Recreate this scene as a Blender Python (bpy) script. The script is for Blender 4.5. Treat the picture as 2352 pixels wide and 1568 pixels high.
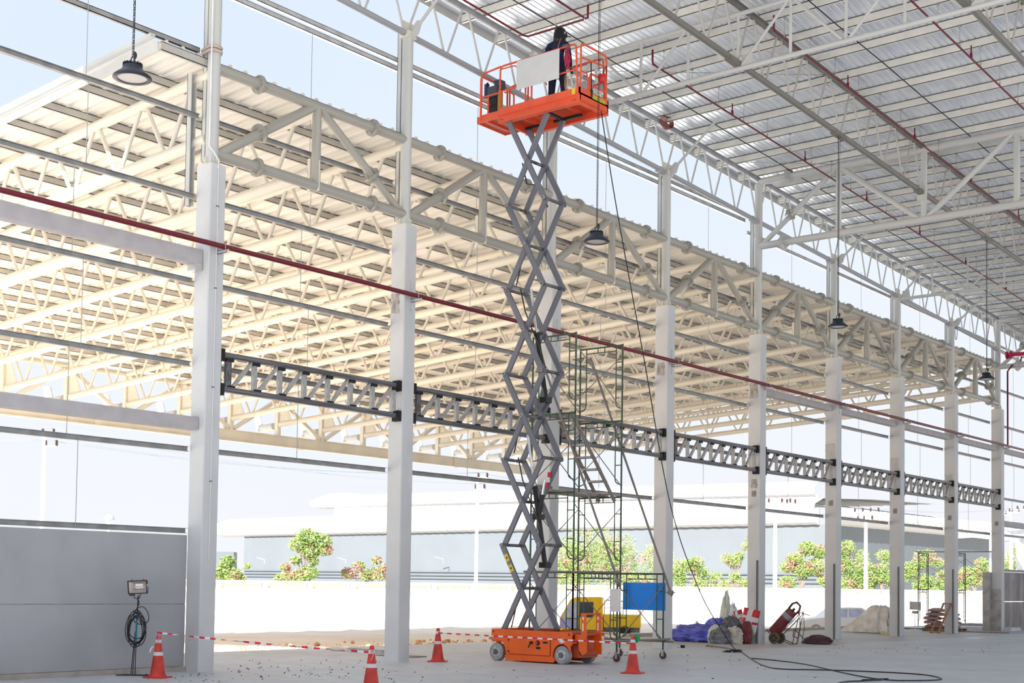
import bpy, math, random
from mathutils import Vector as V, Matrix
PI = math.pi
scene = bpy.context.scene
for o in list(bpy.data.objects): bpy.data.objects.remove(o)
COL = scene.collection
random.seed(7)

# ------------------------------------------------------------------ camera
FPX, CX, CY = 3100.0, 1176.0, 1197.598
YAW, PITCH, ROLL = 0.684339, 0.0459573, 0.0146773
CAMP = V((19.50913, 0.0, 1.65))
_f = V((-math.sin(YAW)*math.cos(PITCH), math.cos(YAW)*math.cos(PITCH), math.sin(PITCH)))
_r = V((math.cos(YAW), math.sin(YAW), 0)); _u = _r.cross(_f)
RR = _r*math.cos(ROLL) + _u*math.sin(ROLL); UU = -_r*math.sin(ROLL) + _u*math.cos(ROLL)
cam = bpy.data.cameras.new('camera'); camo = bpy.data.objects.new('camera', cam); COL.objects.link(camo)
camo.matrix_world = Matrix(((RR.x, UU.x, -_f.x, CAMP.x), (RR.y, UU.y, -_f.y, CAMP.y), (RR.z, UU.z, -_f.z, CAMP.z), (0, 0, 0, 1)))
cam.sensor_width = 36; cam.lens = 36*FPX/2352; cam.shift_y = (CY-784)/2352
cam.clip_end = 2000; cam.clip_start = .1
scene.camera = camo

# ------------------------------------------------------------------ sky, sun, exposure
world = bpy.data.worlds.new('sky'); scene.world = world; world.use_nodes = True
nt = world.node_tree; nt.nodes.clear()
wo = nt.nodes.new('ShaderNodeOutputWorld'); bg = nt.nodes.new('ShaderNodeBackground')
tc = nt.nodes.new('ShaderNodeTexCoord'); sp = nt.nodes.new('ShaderNodeSeparateXYZ')
rp = nt.nodes.new('ShaderNodeValToRGB'); nz = nt.nodes.new('ShaderNodeTexNoise'); mxw = nt.nodes.new('ShaderNodeMixRGB')
nt.links.new(tc.outputs['Generated'], sp.inputs[0]); nt.links.new(sp.outputs['Z'], rp.inputs[0])
cr = rp.color_ramp
cr.elements[0].position = 0.0; cr.elements[0].color = (.83, .85, .89, 1)
cr.elements[1].position = .55; cr.elements[1].color = (.62, .74, .90, 1)
e = cr.elements.new(.12); e.color = (.80, .84, .90, 1)
e = cr.elements.new(.3); e.color = (.71, .80, .90, 1)
nz.inputs['Scale'].default_value = 2.2; nz.inputs['Detail'].default_value = 5
nt.links.new(tc.outputs['Generated'], nz.inputs['Vector'])
cl = nt.nodes.new('ShaderNodeValToRGB'); cl.color_ramp.elements[0].position = .45; cl.color_ramp.elements[1].position = .75
cl.color_ramp.elements[0].color = (0, 0, 0, 1); cl.color_ramp.elements[1].color = (.45, .45, .45, 1)
nt.links.new(nz.outputs['Fac'], cl.inputs[0]); nt.links.new(cl.outputs[0], mxw.inputs['Fac'])
nt.links.new(rp.outputs[0], mxw.inputs['Color1']); mxw.inputs['Color2'].default_value = (.88, .89, .92, 1)
nt.links.new(mxw.outputs[0], bg.inputs[0]); bg.inputs[1].default_value = .93
nt.links.new(bg.outputs[0], wo.inputs[0])
sd = bpy.data.lights.new('sun', 'SUN'); so = bpy.data.objects.new('sun', sd); COL.objects.link(so)
sd.energy = 13.5; sd.angle = math.radians(.6); sd.color = (1.0, .97, .92)
so.rotation_euler = V((.18, -.825, .545)).to_track_quat('Z', 'Y').to_euler()
so.location = (0, -20, 40)
vs = scene.view_settings
vs.view_transform = 'Standard'; vs.look = 'None'; vs.gamma = 1; vs.use_curve_mapping = False
vs.exposure = 0.25
scene.cycles.max_bounces = 8; scene.cycles.diffuse_bounces = 6; scene.cycles.glossy_bounces = 3
scene.cycles.caustics_reflective = False; scene.cycles.caustics_refractive = False

# ------------------------------------------------------------------ materials
MATS = {}
def mat(name, col, rough=.6, metal=0.0, var=.08, scale=3.0, bump=0.0, col2=None, spec=.4, detail=4, emit=None, stretch=None, alpha=None):
    if name in MATS: return MATS[name]
    m = bpy.data.materials.new(name); m.use_nodes = True; t = m.node_tree; b = t.nodes['Principled BSDF']
    b.inputs['Roughness'].default_value = rough; b.inputs['Metallic'].default_value = metal
    b.inputs['Specular IOR Level'].default_value = spec
    c = t.nodes.new('ShaderNodeTexCoord'); n = t.nodes.new('ShaderNodeTexNoise'); r = t.nodes.new('ShaderNodeValToRGB')
    src = c.outputs['Object']
    if stretch:
        mp = t.nodes.new('ShaderNodeMapping'); mp.inputs['Scale'].default_value = stretch; t.links.new(src, mp.inputs[0]); src = mp.outputs[0]
    t.links.new(src, n.inputs['Vector']); n.inputs['Scale'].default_value = scale; n.inputs['Detail'].default_value = detail
    c2 = col2 or tuple(max(0, x*(1-2*var)) for x in col)
    c1 = col if col2 else tuple(min(1, x*(1+var)) for x in col)
    r.color_ramp.elements[0].position = .35; r.color_ramp.elements[0].color = (*c2, 1)
    r.color_ramp.elements[1].position = .62; r.color_ramp.elements[1].color = (*c1, 1)
    t.links.new(n.outputs['Fac'], r.inputs[0]); t.links.new(r.outputs[0], b.inputs['Base Color'])
    if bump:
        bp = t.nodes.new('ShaderNodeBump'); bp.inputs['Strength'].default_value = bump; bp.inputs['Distance'].default_value = .02
        t.links.new(n.outputs['Fac'], bp.inputs['Height']); t.links.new(bp.outputs[0], b.inputs['Normal'])
    if emit: b.inputs['Emission Color'].default_value = (*emit[0], 1); b.inputs['Emission Strength'].default_value = emit[1]
    if alpha is not None: b.inputs['Alpha'].default_value = alpha
    MATS[name] = m; return m
CREAM = mat('cream_painted_steel', (.76, .715, .625), .45, var=.04, scale=1.2)
OFFW = mat('offwhite_painted_steel', (.60, .60, .585), .42, var=.04, scale=1.2)
TRUS = mat('roof_truss_paint', (.50, .485, .45), .42, var=.05, scale=1.2)
CSHEET = mat('canopy_sheet_paint', (.87, .84, .79), .5, var=.03, scale=.6)
FOIL = mat('foil_faced_roof_sheet', (.92, .95, 1.0), .3, metal=.4, col2=(.72, .77, .85), scale=1.6, stretch=(6, .35, 1), bump=.2)
PURL = mat('purlin_paint', (.80, .78, .73), .5, var=.04)
CPURL = mat('canopy_purlin_paint', (.53, .51, .47), .5, var=.04)
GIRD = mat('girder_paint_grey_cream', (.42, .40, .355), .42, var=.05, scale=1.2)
CONC = mat('painted_concrete', (.66, .66, .665), .8, var=.04, scale=.9, bump=.05)
CONCR = mat('raw_concrete', (.47, .45, .43), .9, var=.12, scale=4, bump=.3)
PATCH = mat('rough_mortar', (.50, .47, .44), .95, col2=(.30, .27, .25), scale=9, bump=.6)
PANELC = mat('precast_panel_grey', (.42, .415, .44), .85, var=.05, scale=.7, bump=.05)
GALV = mat('galvanised_steel', (.62, .62, .62), .4, metal=.5, var=.08, scale=4)
GALVD = mat('dull_galvanised_channel', (.36, .355, .35), .5, metal=.3, var=.1, scale=3)
DARKS = mat('black_oiled_steel', (.16, .155, .165), .45, metal=.5, var=.3, scale=5)
GREYS = mat('bare_grey_steel', (.50, .49, .49), .5, metal=.3, col2=(.30, .29, .29), scale=6)
BURN = mat('scorched_weld', (.02, .018, .018), .8, var=.1)
REDP = mat('fire_pipe_red', (.17, .012, .025), .4, var=.1)
REDB = mat('valve_red', (.55, .02, .08), .4, var=.05)
ORNG = mat('lift_orange_paint', (.90, .135, .012), .38, var=.04, scale=2)
ORNR = mat('platform_orange_red_paint', (.80, .11, .045), .4, var=.05, scale=2)
ARM = mat('scissor_arm_grey_paint', (.17, .175, .21), .3, metal=.0, spec=.6, var=.1, scale=3)
ARMD = mat('scissor_arm_dark_edge', (.045, .035, .045), .5, var=.1)
BLACK = mat('black_plastic', (.012, .012, .014), .45, var=.1)
RUBB = mat('black_rubber', (.035, .033, .03), .8, var=.2, scale=12)
TYREG = mat('grey_nonmarking_tyre', (.36, .36, .37), .75, var=.1, scale=8)
WHITE = mat('white_paint', (.82, .82, .82), .5, var=.03)
CONER = mat('cone_red_plastic', (.62, .045, .03), .45, var=.12, scale=5)
REFL = mat('cone_reflective_band', (.72, .72, .74), .4, var=.05)
GREENS = mat('green_scaffold_paint', (.03, .13, .07), .45, col2=(.07, .06, .05), scale=7)
RUST = mat('rusty_tube', (.20, .16, .13), .7, col2=(.33, .30, .28), scale=9, metal=.2)
FLOORM = None

# ------------------------------------------------------------------ mesh building
class MB:
    def __init__(s): s.v = []; s.f = []; s.mi = []; s.m = 0
    def add(s, vs_, fs_):
        o = len(s.v); s.v += [tuple(p) for p in vs_]; s.f += [tuple(i+o for i in f) for f in fs_]; s.mi += [s.m]*len(fs_); return s
    def box(s, x0, x1, y0, y1, z0, z1, M=None):
        P = [V((x, y, z)) for z in (z0, z1) for y in (y0, y1) for x in (x0, x1)]
        if M: P = [M @ p for p in P]
        return s.add(P, [(0, 2, 3, 1), (4, 5, 7, 6), (0, 1, 5, 4), (2, 6, 7, 3), (0, 4, 6, 2), (1, 3, 7, 5)])
    def beam(s, a, b, w, h, up=(0, 0, 1)):   # w sideways, h along up
        a = V(a); b = V(b); d = b-a; L = d.length; M = frame(a, d, up)
        return s.box(-w/2, w/2, -h/2, h/2, 0, L, M)
    def tube(s, pts, r, n=8, caps=True, closed=False):
        pts = [V(p) for p in pts]; k = len(pts); rr = r if isinstance(r, (list, tuple)) else [r]*k
        vs_ = []; up = None
        for i, p in enumerate(pts):
            if closed: d = pts[(i+1) % k]-pts[i-1]
            else: d = pts[min(i+1, k-1)]-pts[max(i-1, 0)]
            if d.length < 1e-9: d = V((0, 0, 1))
            d.normalize()
            if up is None: up = V((0, 0, 1)) if abs(d.z) < .9 else V((1, 0, 0))
            x = up.cross(d)
            if x.length < 1e-6: x = V((1, 0, 0)).cross(d)
            x.normalize(); y = d.cross(x); up = y
            for j in range(n):
                a = 2*PI*j/n; vs_.append(p + x*(math.cos(a)*rr[i]) + y*(math.sin(a)*rr[i]))
        fs_ = []
        for i in range(k if closed else k-1):
            i2 = (i+1) % k
            for j in range(n): fs_.append((i*n+j, i*n+(j+1) % n, i2*n+(j+1) % n, i2*n+j))
        if caps and not closed: fs_ += [tuple(range(n-1, -1, -1)), tuple((k-1)*n+j for j in range(n))]
        return s.add(vs_, fs_)
    def cyl(s, a, b, r, n=12, r2=None): return s.tube([a, b], [r, r if r2 is None else r2], n)
    def lathe(s, prof, c=(0, 0, 0), n=20, M=None):
        vs_ = []; c = V(c)
        for (r, z) in prof:
            for j in range(n):
                a = 2*PI*j/n; p = V((r*math.cos(a), r*math.sin(a), z)); vs_.append((M @ p if M else p) + c)
        fs_ = []
        for i in range(len(prof)-1):
            for j in range(n): fs_.append((i*n+j, i*n+(j+1) % n, (i+1)*n+(j+1) % n, (i+1)*n+j))
        fs_ += [tuple(range(n-1, -1, -1)), tuple((len(prof)-1)*n+j for j in range(n))]
        return s.add(vs_, fs_)
    def prism(s, poly, x0, x1, M=None, ax=0):   # polygon of 2-D points swept along axis ax
        n = len(poly); P = []
        for x in (x0, x1):
            for (a, b) in poly:
                p = V((x, a, b)) if ax == 0 else (V((a, x, b)) if ax == 1 else V((a, b, x)))
                P.append(M @ p if M else p)
        return s.add(P, [tuple(range(n-1, -1, -1)), tuple(range(n, 2*n))] + [(i, (i+1) % n, n+(i+1) % n, n+i) for i in range(n)])
    def ball(s, c, r, n=12, m=8, sq=(1, 1, 1)):
        c = V(c); prof = []
        vs_ = []
        for i in range(1, m):
            t = PI*i/m
            for j in range(n):
                a = 2*PI*j/n; vs_.append(c+V((r*math.sin(t)*math.cos(a)*sq[0], r*math.sin(t)*math.sin(a)*sq[1], r*math.cos(t)*sq[2])))
        k = len(vs_); vs_ += [c+V((0, 0, r*sq[2])), c-V((0, 0, r*sq[2]))]
        fs_ = [(i*n+j, (i+1)*n+j, (i+1)*n+(j+1) % n, i*n+(j+1) % n) for i in range(m-2) for j in range(n)]
        fs_ += [(k, j, (j+1) % n) for j in range(n)] + [(k+1, (m-2)*n+(j+1) % n, (m-2)*n+j) for j in range(n)]
        return s.add(vs_, fs_)
    def mesh(s, name, mats, smooth=None):
        me = bpy.data.meshes.new(name); me.from_pydata(s.v, [], s.f)
        if not isinstance(mats, (list, tuple)): mats = [mats]
        for m_ in mats: me.materials.append(m_)
        if len(mats) > 1: me.polygons.foreach_set('material_index', s.mi)
        me.validate(); me.update()
        if smooth is not None:
            me.polygons.foreach_set('use_smooth', [True]*len(me.polygons))
            if smooth < 180:
                try: me.set_sharp_from_angle(angle=math.radians(smooth))
                except Exception: pass
        return me
def frame(a, d, up=(0, 0, 1)):   # matrix with local z along d, local y near up
    z = V(d).normalized(); u = V(up)
    x = u.cross(z)
    if x.length < 1e-5: x = V((1, 0, 0)).cross(z) if abs(z.x) < .9 else V((0, 1, 0)).cross(z)
    x.normalize(); y = z.cross(x)
    return Matrix(((x.x, y.x, z.x, a[0]), (x.y, y.y, z.y, a[1]), (x.z, y.z, z.z, a[2]), (0, 0, 0, 1)))

def tag(o, label=None, cat=None, group=None, kind=None):
    if label: o['label'] = label
    if cat: o['category'] = cat
    if group: o['group'] = group
    if kind: o['kind'] = kind
    return o
def root(name, loc, label=None, cat=None, group=None, kind=None, rz=0):
    o = bpy.data.objects.new(name, None); COL.objects.link(o); o.location = loc; o.rotation_euler = (0, 0, rz)
    o.empty_display_size = .2
    o['_m'] = 0
    del o['_m']
    ROOTM[o.name] = Matrix.Translation(V(loc)) @ Matrix.Rotation(rz, 4, 'Z')
    return tag(o, label, cat, group, kind)
ROOTM = {}
def put(name, me, parent=None, M=None, label=None):
    """an object with mesh me; M is its world matrix"""
    o = bpy.data.objects.new(name, me); COL.objects.link(o)
    M = M or Matrix.Identity(4)
    if parent is not None:
        o.parent = parent; o.matrix_basis = ROOTM[parent.name].inverted() @ M
    else: o.matrix_basis = M
    ROOTM[o.name] = M.copy()
    if label: o['label'] = label
    return o
def build(name, mb, mats, parent=None, label=None, smooth=None, origin=None):
    """mb in world coordinates; the object's origin sits at origin (default: its parent's root, or the first vertex)"""
    if origin is None: origin = tuple(ROOTM[parent.name].translation) if parent is not None else mb.v[0]
    o = V(origin); mb.v = [(p[0]-o.x, p[1]-o.y, p[2]-o.z) for p in mb.v]
    return put(name, mb.mesh(name, mats, smooth), parent, Matrix.Translation(o), label)
_unit = {}
def unit_cyl(m, n=10):
    k = (m.name, n)
    if k not in _unit: _unit[k] = MB().cyl((0, 0, 0), (0, 0, 1), 1, n).mesh('round_bar', m, 50)
    return _unit[k]
def unit_box(m):
    k = (m.name, 'b')
    if k not in _unit: _unit[k] = MB().box(-.5, .5, -.5, .5, 0, 1).mesh('square_bar', m)
    return _unit[k]
def bar(name, a, b, r, m, parent=None, n=10, label=None):
    d = V(b)-V(a)
    return put(name, unit_cyl(m, n), parent, frame(a, d) @ Matrix.Diagonal((r, r, d.length, 1)), label)
def sbar(name, a, b, w, h, m, parent=None, up=(0, 0, 1), label=None):
    d = V(b)-V(a)
    return put(name, unit_box(m), parent, frame(a, d, up) @ Matrix.Diagonal((w, h, d.length, 1)), label)
def chan(mb, a, b, w, h, t=.012, side=1, up=(0, 0, 1)):  # C section, web on one side
    a = V(a); d = V(b)-a; M = frame(a, d, up); L = d.length; x0 = -side*w/2
    mb.box(min(x0, x0+side*t), max(x0, x0+side*t), -h/2, h/2, 0, L, M)
    mb.box(-w/2, w/2, h/2-t, h/2, 0, L, M); mb.box(-w/2, w/2, -h/2, -h/2+t, 0, L, M)
    return mb
def at(u, v, depth):
    d = _f + RR*((u-CX)/FPX) - UU*((v-CY)/FPX); return CAMP + d*depth
def onz(u, v, z=0):
    d = _f + RR*((u-CX)/FPX) - UU*((v-CY)/FPX); return CAMP + d*((z-CAMP.z)/d.z)
ORD = ['zeroth', 'first', 'second', 'third', 'fourth', 'fifth', 'sixth', 'seventh', 'eighth', 'ninth', 'tenth', 'eleventh', 'twelfth', 'thirteenth', 'fourteenth', 'fifteenth', 'sixteenth', 'seventeenth', 'eighteenth', 'nineteenth', 'twentieth', 'twenty-first', 'twenty-second']

S = 5.08696; Y0 = 15.1589; HC = 9.173; CA = .418; CB = .351
def cy(i): return Y0 + (i-1)*S
def zt(y): return 14.60-.045*(y-20)     # top of the roof trusses
def zb(y): return 13.32-.045*(y-20)     # their bottom chord
GT, GB = 11.02, 9.43                    # canopy girder chords

# ------------------------------------------------------------------ ground, floor
def floor_mat():
    m = bpy.data.materials.new('trowelled_concrete_floor'); m.use_nodes = True; t = m.node_tree; b = t.nodes['Principled BSDF']
    c = t.nodes.new('ShaderNodeTexCoord')
    n1 = t.nodes.new('ShaderNodeTexNoise'); n1.inputs['Scale'].default_value = .35; n1.inputs['Detail'].default_value = 6
    n2 = t.nodes.new('ShaderNodeTexNoise'); n2.inputs['Scale'].default_value = 3; n2.inputs['Detail'].default_value = 8
    mp = t.nodes.new('ShaderNodeMapping'); mp.inputs['Scale'].default_value = (.5, 1.6, 1); mp.inputs['Rotation'].default_value = (0, 0, .7)
    t.links.new(c.outputs['Object'], n1.inputs['Vector']); t.links.new(c.outputs['Object'], mp.inputs[0]); t.links.new(mp.outputs[0], n2.inputs['Vector'])
    r1 = t.nodes.new('ShaderNodeValToRGB'); r1.color_ramp.elements[0].position = .3; r1.color_ramp.elements[1].position = .7
    r1.color_ramp.elements[0].color = (.53, .555, .60, 1); r1.color_ramp.elements[1].color = (.65, .685, .74, 1)
    r2 = t.nodes.new('ShaderNodeValToRGB'); r2.color_ramp.elements[0].position = .35; r2.color_ramp.elements[1].position = .6
    r2.color_ramp.elements[0].color = (.86, .86, .86, 1); r2.color_ramp.elements[1].color = (1, 1, 1, 1)
    mu = t.nodes.new('ShaderNodeMixRGB'); mu.blend_type = 'MULTIPLY'; mu.inputs[0].default_value = 1
    t.links.new(n1.outputs['Fac'], r1.inputs[0]); t.links.new(n2.outputs['Fac'], r2.inputs[0])
    t.links.new(r1.outputs[0], mu.inputs[1]); t.links.new(r2.outputs[0], mu.inputs[2])
    # dusty brown strip along the column line, where the finish is older
    sx = t.nodes.new('ShaderNodeSeparateXYZ'); t.links.new(c.outputs['Object'], sx.inputs[0])
    mr = t.nodes.new('ShaderNodeMapRange'); mr.inputs[1].default_value = 2.15; mr.inputs[2].default_value = 1.95
    ad = t.nodes.new('ShaderNodeMath'); ad.operation = 'ADD'; sc_ = t.nodes.new('ShaderNodeMath'); sc_.operation = 'MULTIPLY'; sc_.inputs[1].default_value = .5
    t.links.new(n1.outputs['Fac'], sc_.inputs[0]); t.links.new(sx.outputs['X'], ad.inputs[0]); t.links.new(sc_.outputs[0], ad.inputs[1])
    t.links.new(ad.outputs[0], mr.inputs[0])
    yr = t.nodes.new('ShaderNodeMapRange'); yr.inputs[1].default_value = 30; yr.inputs[2].default_value = 33; t.links.new(sx.outputs['Y'], yr.inputs[0])
    mm = t.nodes.new('ShaderNodeMath'); mm.operation = 'MULTIPLY'; t.links.new(mr.outputs[0], mm.inputs[0]); t.links.new(yr.outputs[0], mm.inputs[1])
    m3 = t.nodes.new('ShaderNodeMixRGB'); m3.blend_type = 'MULTIPLY'; m3.inputs[2].default_value = (.86, .80, .74, 1)
    t.links.new(mm.outputs[0], m3.inputs[0]); t.links.new(mu.outputs[0], m3.inputs[1])
    t.links.new(m3.outputs[0], b.inputs['Base Color']); b.inputs['Roughness'].default_value = .55; b.inputs['Specular IOR Level'].default_value = .35
    bp = t.nodes.new('ShaderNodeBump'); bp.inputs['Strength'].default_value = .12; bp.inputs['Distance'].default_value = .01
    t.links.new(n2.outputs['Fac'], bp.inputs['Height']); t.links.new(bp.outputs[0], b.inputs['Normal'])
    return m
FLOORM = floor_mat()
fl = build('floor', MB().box(-5.2, 48, -12, 90, -.6, 0), FLOORM, origin=(0, 0, 0)); fl['kind'] = 'structure'
DIRT = mat('dry_orange_dirt', (.90, .83, .74), .95, col2=(.86, .70, .55), scale=.35, bump=.5, detail=8)
GROUND = mat('pale_dry_ground', (.72, .68, .61), .95, col2=(.64, .57, .48), scale=.15, bump=.2, detail=7)
GZ = -.8
g = build('ground', MB().box(-420, 420, -420, 480, GZ-.5, GZ-.12), GROUND, origin=(0, 0, 0)); g['kind'] = 'structure'
from mathutils import noise as mnoise
def dirt():
    xs = [-5.2-0.18*i for i in range(60)] + [-16-.8*i for i in range(60)]
    ys = [8+.5*i for i in range(20)] + [18+.3*i for i in range(60)] + [36+1.0*i for i in range(90)]
    mb = MB(); W = len(ys)
    for x in xs:
        for y in ys:
            d = -5.2-x; z = GZ + .64*math.exp(-d/9)
            n = mnoise.noise(V((x*.9, y*.9, 0))); n2 = mnoise.noise(V((x*3.1, y*3.1, 5)))
            z += (.07*n + .05*max(0, n2))*(1 if d > .5 else .3) + (.06*max(0, mnoise.noise(V((x*6, y*6, 9)))) if d < 6 else 0)
            mb.v.append((x, y, z))
    for i in range(len(xs)-1):
        for j in range(W-1):
            a = i*W+j; mb.f.append((a, a+1, a+W+1, a+W)); mb.mi.append(0)
    o = build('dirt_ground', mb, DIRT, origin=(0, 0, 0), smooth=180); o['kind'] = 'structure'
    rnd = random.Random(3); mb = MB()
    for k in range(1900):
        d = rnd.random()**1.7*11; x = -5.4-d; y = 17+rnd.random()*34
        if mnoise.noise(V((x*.5, y*.5, 2))) < -.05: continue
        r = .02+.09*rnd.random()**3; z = GZ + .64*math.exp(-d/9) + .05
        M = Matrix.Translation((x, y, z)) @ Matrix.Rotation(rnd.random()*6, 4, 'Z') @ Matrix.Rotation(rnd.random(), 4, 'X')
        i0 = len(mb.v); mb.ball((0, 0, 0), r, 6, 4, (1, .8, .7))
        mb.v[i0:] = [tuple(M @ (V(p)*(1+.25*rnd.random()))) for p in mb.v[i0:]]
    tag(build('dirt_clods', mb, mat('orange_clod', (.66, .36, .20), .95, var=.2, scale=5), origin=(0, 0, 0)), 'loose orange earth clods scattered along the slab edge', 'dirt', kind='stuff')
dirt()
# sparse dark grit on the slab
def grit():
    rnd = random.Random(11); mb = MB()
    spots = [(520, 900, 1515, 1560, 110), (1380, 1480, 1498, 1512, 40), (1550, 1900, 1500, 1560, 30), (1900, 2330, 1478, 1500, 30), (900, 1400, 1530, 1566, 30), (330, 520, 1545, 1566, 20)]
    for (u0, u1, v0, v1, n) in spots:
        for k in range(n):
            p = onz(rnd.uniform(u0, u1), rnd.uniform(v0, v1)); r = rnd.uniform(.006, .017)
            mb.ball((p.x, p.y, r*.5), r, 5, 3, (rnd.uniform(.8, 1.8), 1, .6))
    tag(build('grit_specks', mb, mat('dark_grit', (.10, .085, .075), .9), origin=(0, 0, 0)), 'small dark crumbs of grit strewn over the slab', 'grit', kind='stuff')
grit()

# ------------------------------------------------------------------ columns
COLL = [None, 'nearest concrete column, with a strapped drainpipe and conduit on its post', 'second concrete column from the near end, mortar scar high on its side',
 'third concrete column from the near end, standing behind the scissor lift', 'fourth concrete column, beside the blue panel of the scaffold',
 'fifth concrete column, with the red and white sacks against its foot', 'sixth concrete column, right of the gas cylinder cart',
 'seventh concrete column, with the foil heap and buckets at its foot', 'eighth concrete column, with the wooden ladder and cement sacks beside it',
 'ninth and farthest concrete column, where the grey far wall begins']
for i in range(1, 10):
    y = cy(i); c = root('concrete_column', (-CA/2, y+CB/2, 0), COLL[i], 'column', 'concrete columns in a row')
    mb = MB(); ch = .02
    poly = [(-CA+ch, y), (-ch, y), (0, y+ch), (0, y+CB-ch), (-ch, y+CB), (-CA+ch, y+CB), (-CA, y+CB-ch), (-CA, y+ch)]
    mb.prism(poly, 0, HC, ax=2); build('shaft', mb, CONC, c)
    mb = MB().box(-CA+.03, -.03, y+.02, y+CB-.02, HC, HC+.025)
    for a in range(4):
        mb.box(-CA/2-.008, -CA/2+.008, y+CB/2-.15, y+CB/2+.15, HC+.02, HC+.16, Matrix.Translation((-CA/2, y+CB/2, 0)) @ Matrix.Rotation(a*PI/4, 4, 'Z') @ Matrix.Translation((CA/2, -y-CB/2, 0)))
    build('base_plate', mb, CREAM, c)
    top = zb(y)+.06 if i not in (1, 5, 9) else zt(y)-.15
    bar('steel_post', (-CA/2, y+CB/2, HC), (-CA/2, y+CB/2, top), .118, OFFW, c, 20)
    if i not in (1, 5, 9):   # capital plates where the eaves truss sits
        mb = MB().box(-CA/2-.13, -CA/2+.13, y+CB/2-.13, y+CB/2+.13, top-.15, top-.02)
        mb.box(-CA/2-.012, -CA/2+.012, y+CB/2-.2, y+CB/2+.2, top-.1, top+.2); build('cap_plate', mb, CREAM, c)
    # small square anchor pockets and bars cast on the sides of the columns further off
    if i >= 5:
        mb = MB().box(-.29, -.13, y-.006, y+.01, 4.33, 4.52); mb.m = 1; mb.box(-.265, -.155, y-.012, y+.01, 4.36, 4.49)
        build('anchor_plate', mb, [PATCH, mat('anchor_plate_grey', (.32, .31, .30), .7)], c)
    if 5 <= i <= 8: bar('leaning_bar', (-.07, y-.035, 0), (-.075, y-.03, 2.45), .022, mat('dark_tube', (.12, .12, .13), .5), c)
rnd = random.Random(5)
def scar(i, x0, x1, z0, z1, mm, name='mortar_scar'):
    y = cy(i); mb = MB(); n = 10; P = []
    for k in range(n*4):
        t = k/(n*4)*4; s_, f_ = int(t), t-int(t); j = lambda: rnd.uniform(-.018, .018)
        q = [(x0+(x1-x0)*f_, z0), (x1, z0+(z1-z0)*f_), (x1-(x1-x0)*f_, z1), (x0, z1-(z1-z0)*f_)][s_]
        P.append((q[0]+j(), q[1]+j()))
    mb.prism(P, y-.006, y+.004, ax=1)
    o = build(name, mb, mm, [x for x in COLUMNS if x.get('label') == COLL[i]][0])
COLUMNS = [o for o in COL.objects if o.name.startswith('concrete_column')]
scar(2, -.375, -.15, 7.30, 7.72, PATCH); scar(4, -.35, -.11, 7.30, 7.64, PATCH); scar(5, -.37, -.10, 7.27, 7.72, PATCH)
scar(6, -.40, -.06, 5.85, 6.38, mat('mortar_smear', (.56, .54, .51), .9)); scar(7, -.38, -.09, 5.6, 6.33, MATS['mortar_smear']); scar(8, -.38, -.09, 5.6, 6.1, MATS['mortar_smear'])
scar(5, -.3, -.1, 4.6, 4.86, PATCH)
# column one: drainpipe strapped to the post, conduit on the face
c1 = [x for x in COLUMNS if x['label'] == COLL[1]][0]; y = cy(1)
bar('conduit', (.012, y+.16, 2.0), (.012, y+.16, 9.15), .008, WHITE, c1, 6)
mb = MB().tube([(.01, y+.16, 9.1), (.01, y+.16, 9.25), (-.05, y+.1, 9.4), (-.10, y+.03, 9.5), (-.10, y+.03, 13.4)], .016, 8); build('wall_conduit', mb, WHITE, c1, smooth=60)
mb = MB()
for k in range(2): mb.tube([(-CA/2+.0+.21*math.cos(a*PI/8)-.05, y+CB/2-.02+.15*math.sin(a*PI/8), 11.28+.07*k+.02*math.sin(a)) for a in range(16)], .026, 8, closed=True)
build('strap', mb, mat('beige_sling', (.62, .50, .43), .8), c1, smooth=60)
for k, z in enumerate((3.4, 5.1, 6.9, 8.4)): build('conduit_clip', MB().box(0, .024, y+.135, y+.185, z, z+.02), RUST, c1)

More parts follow.
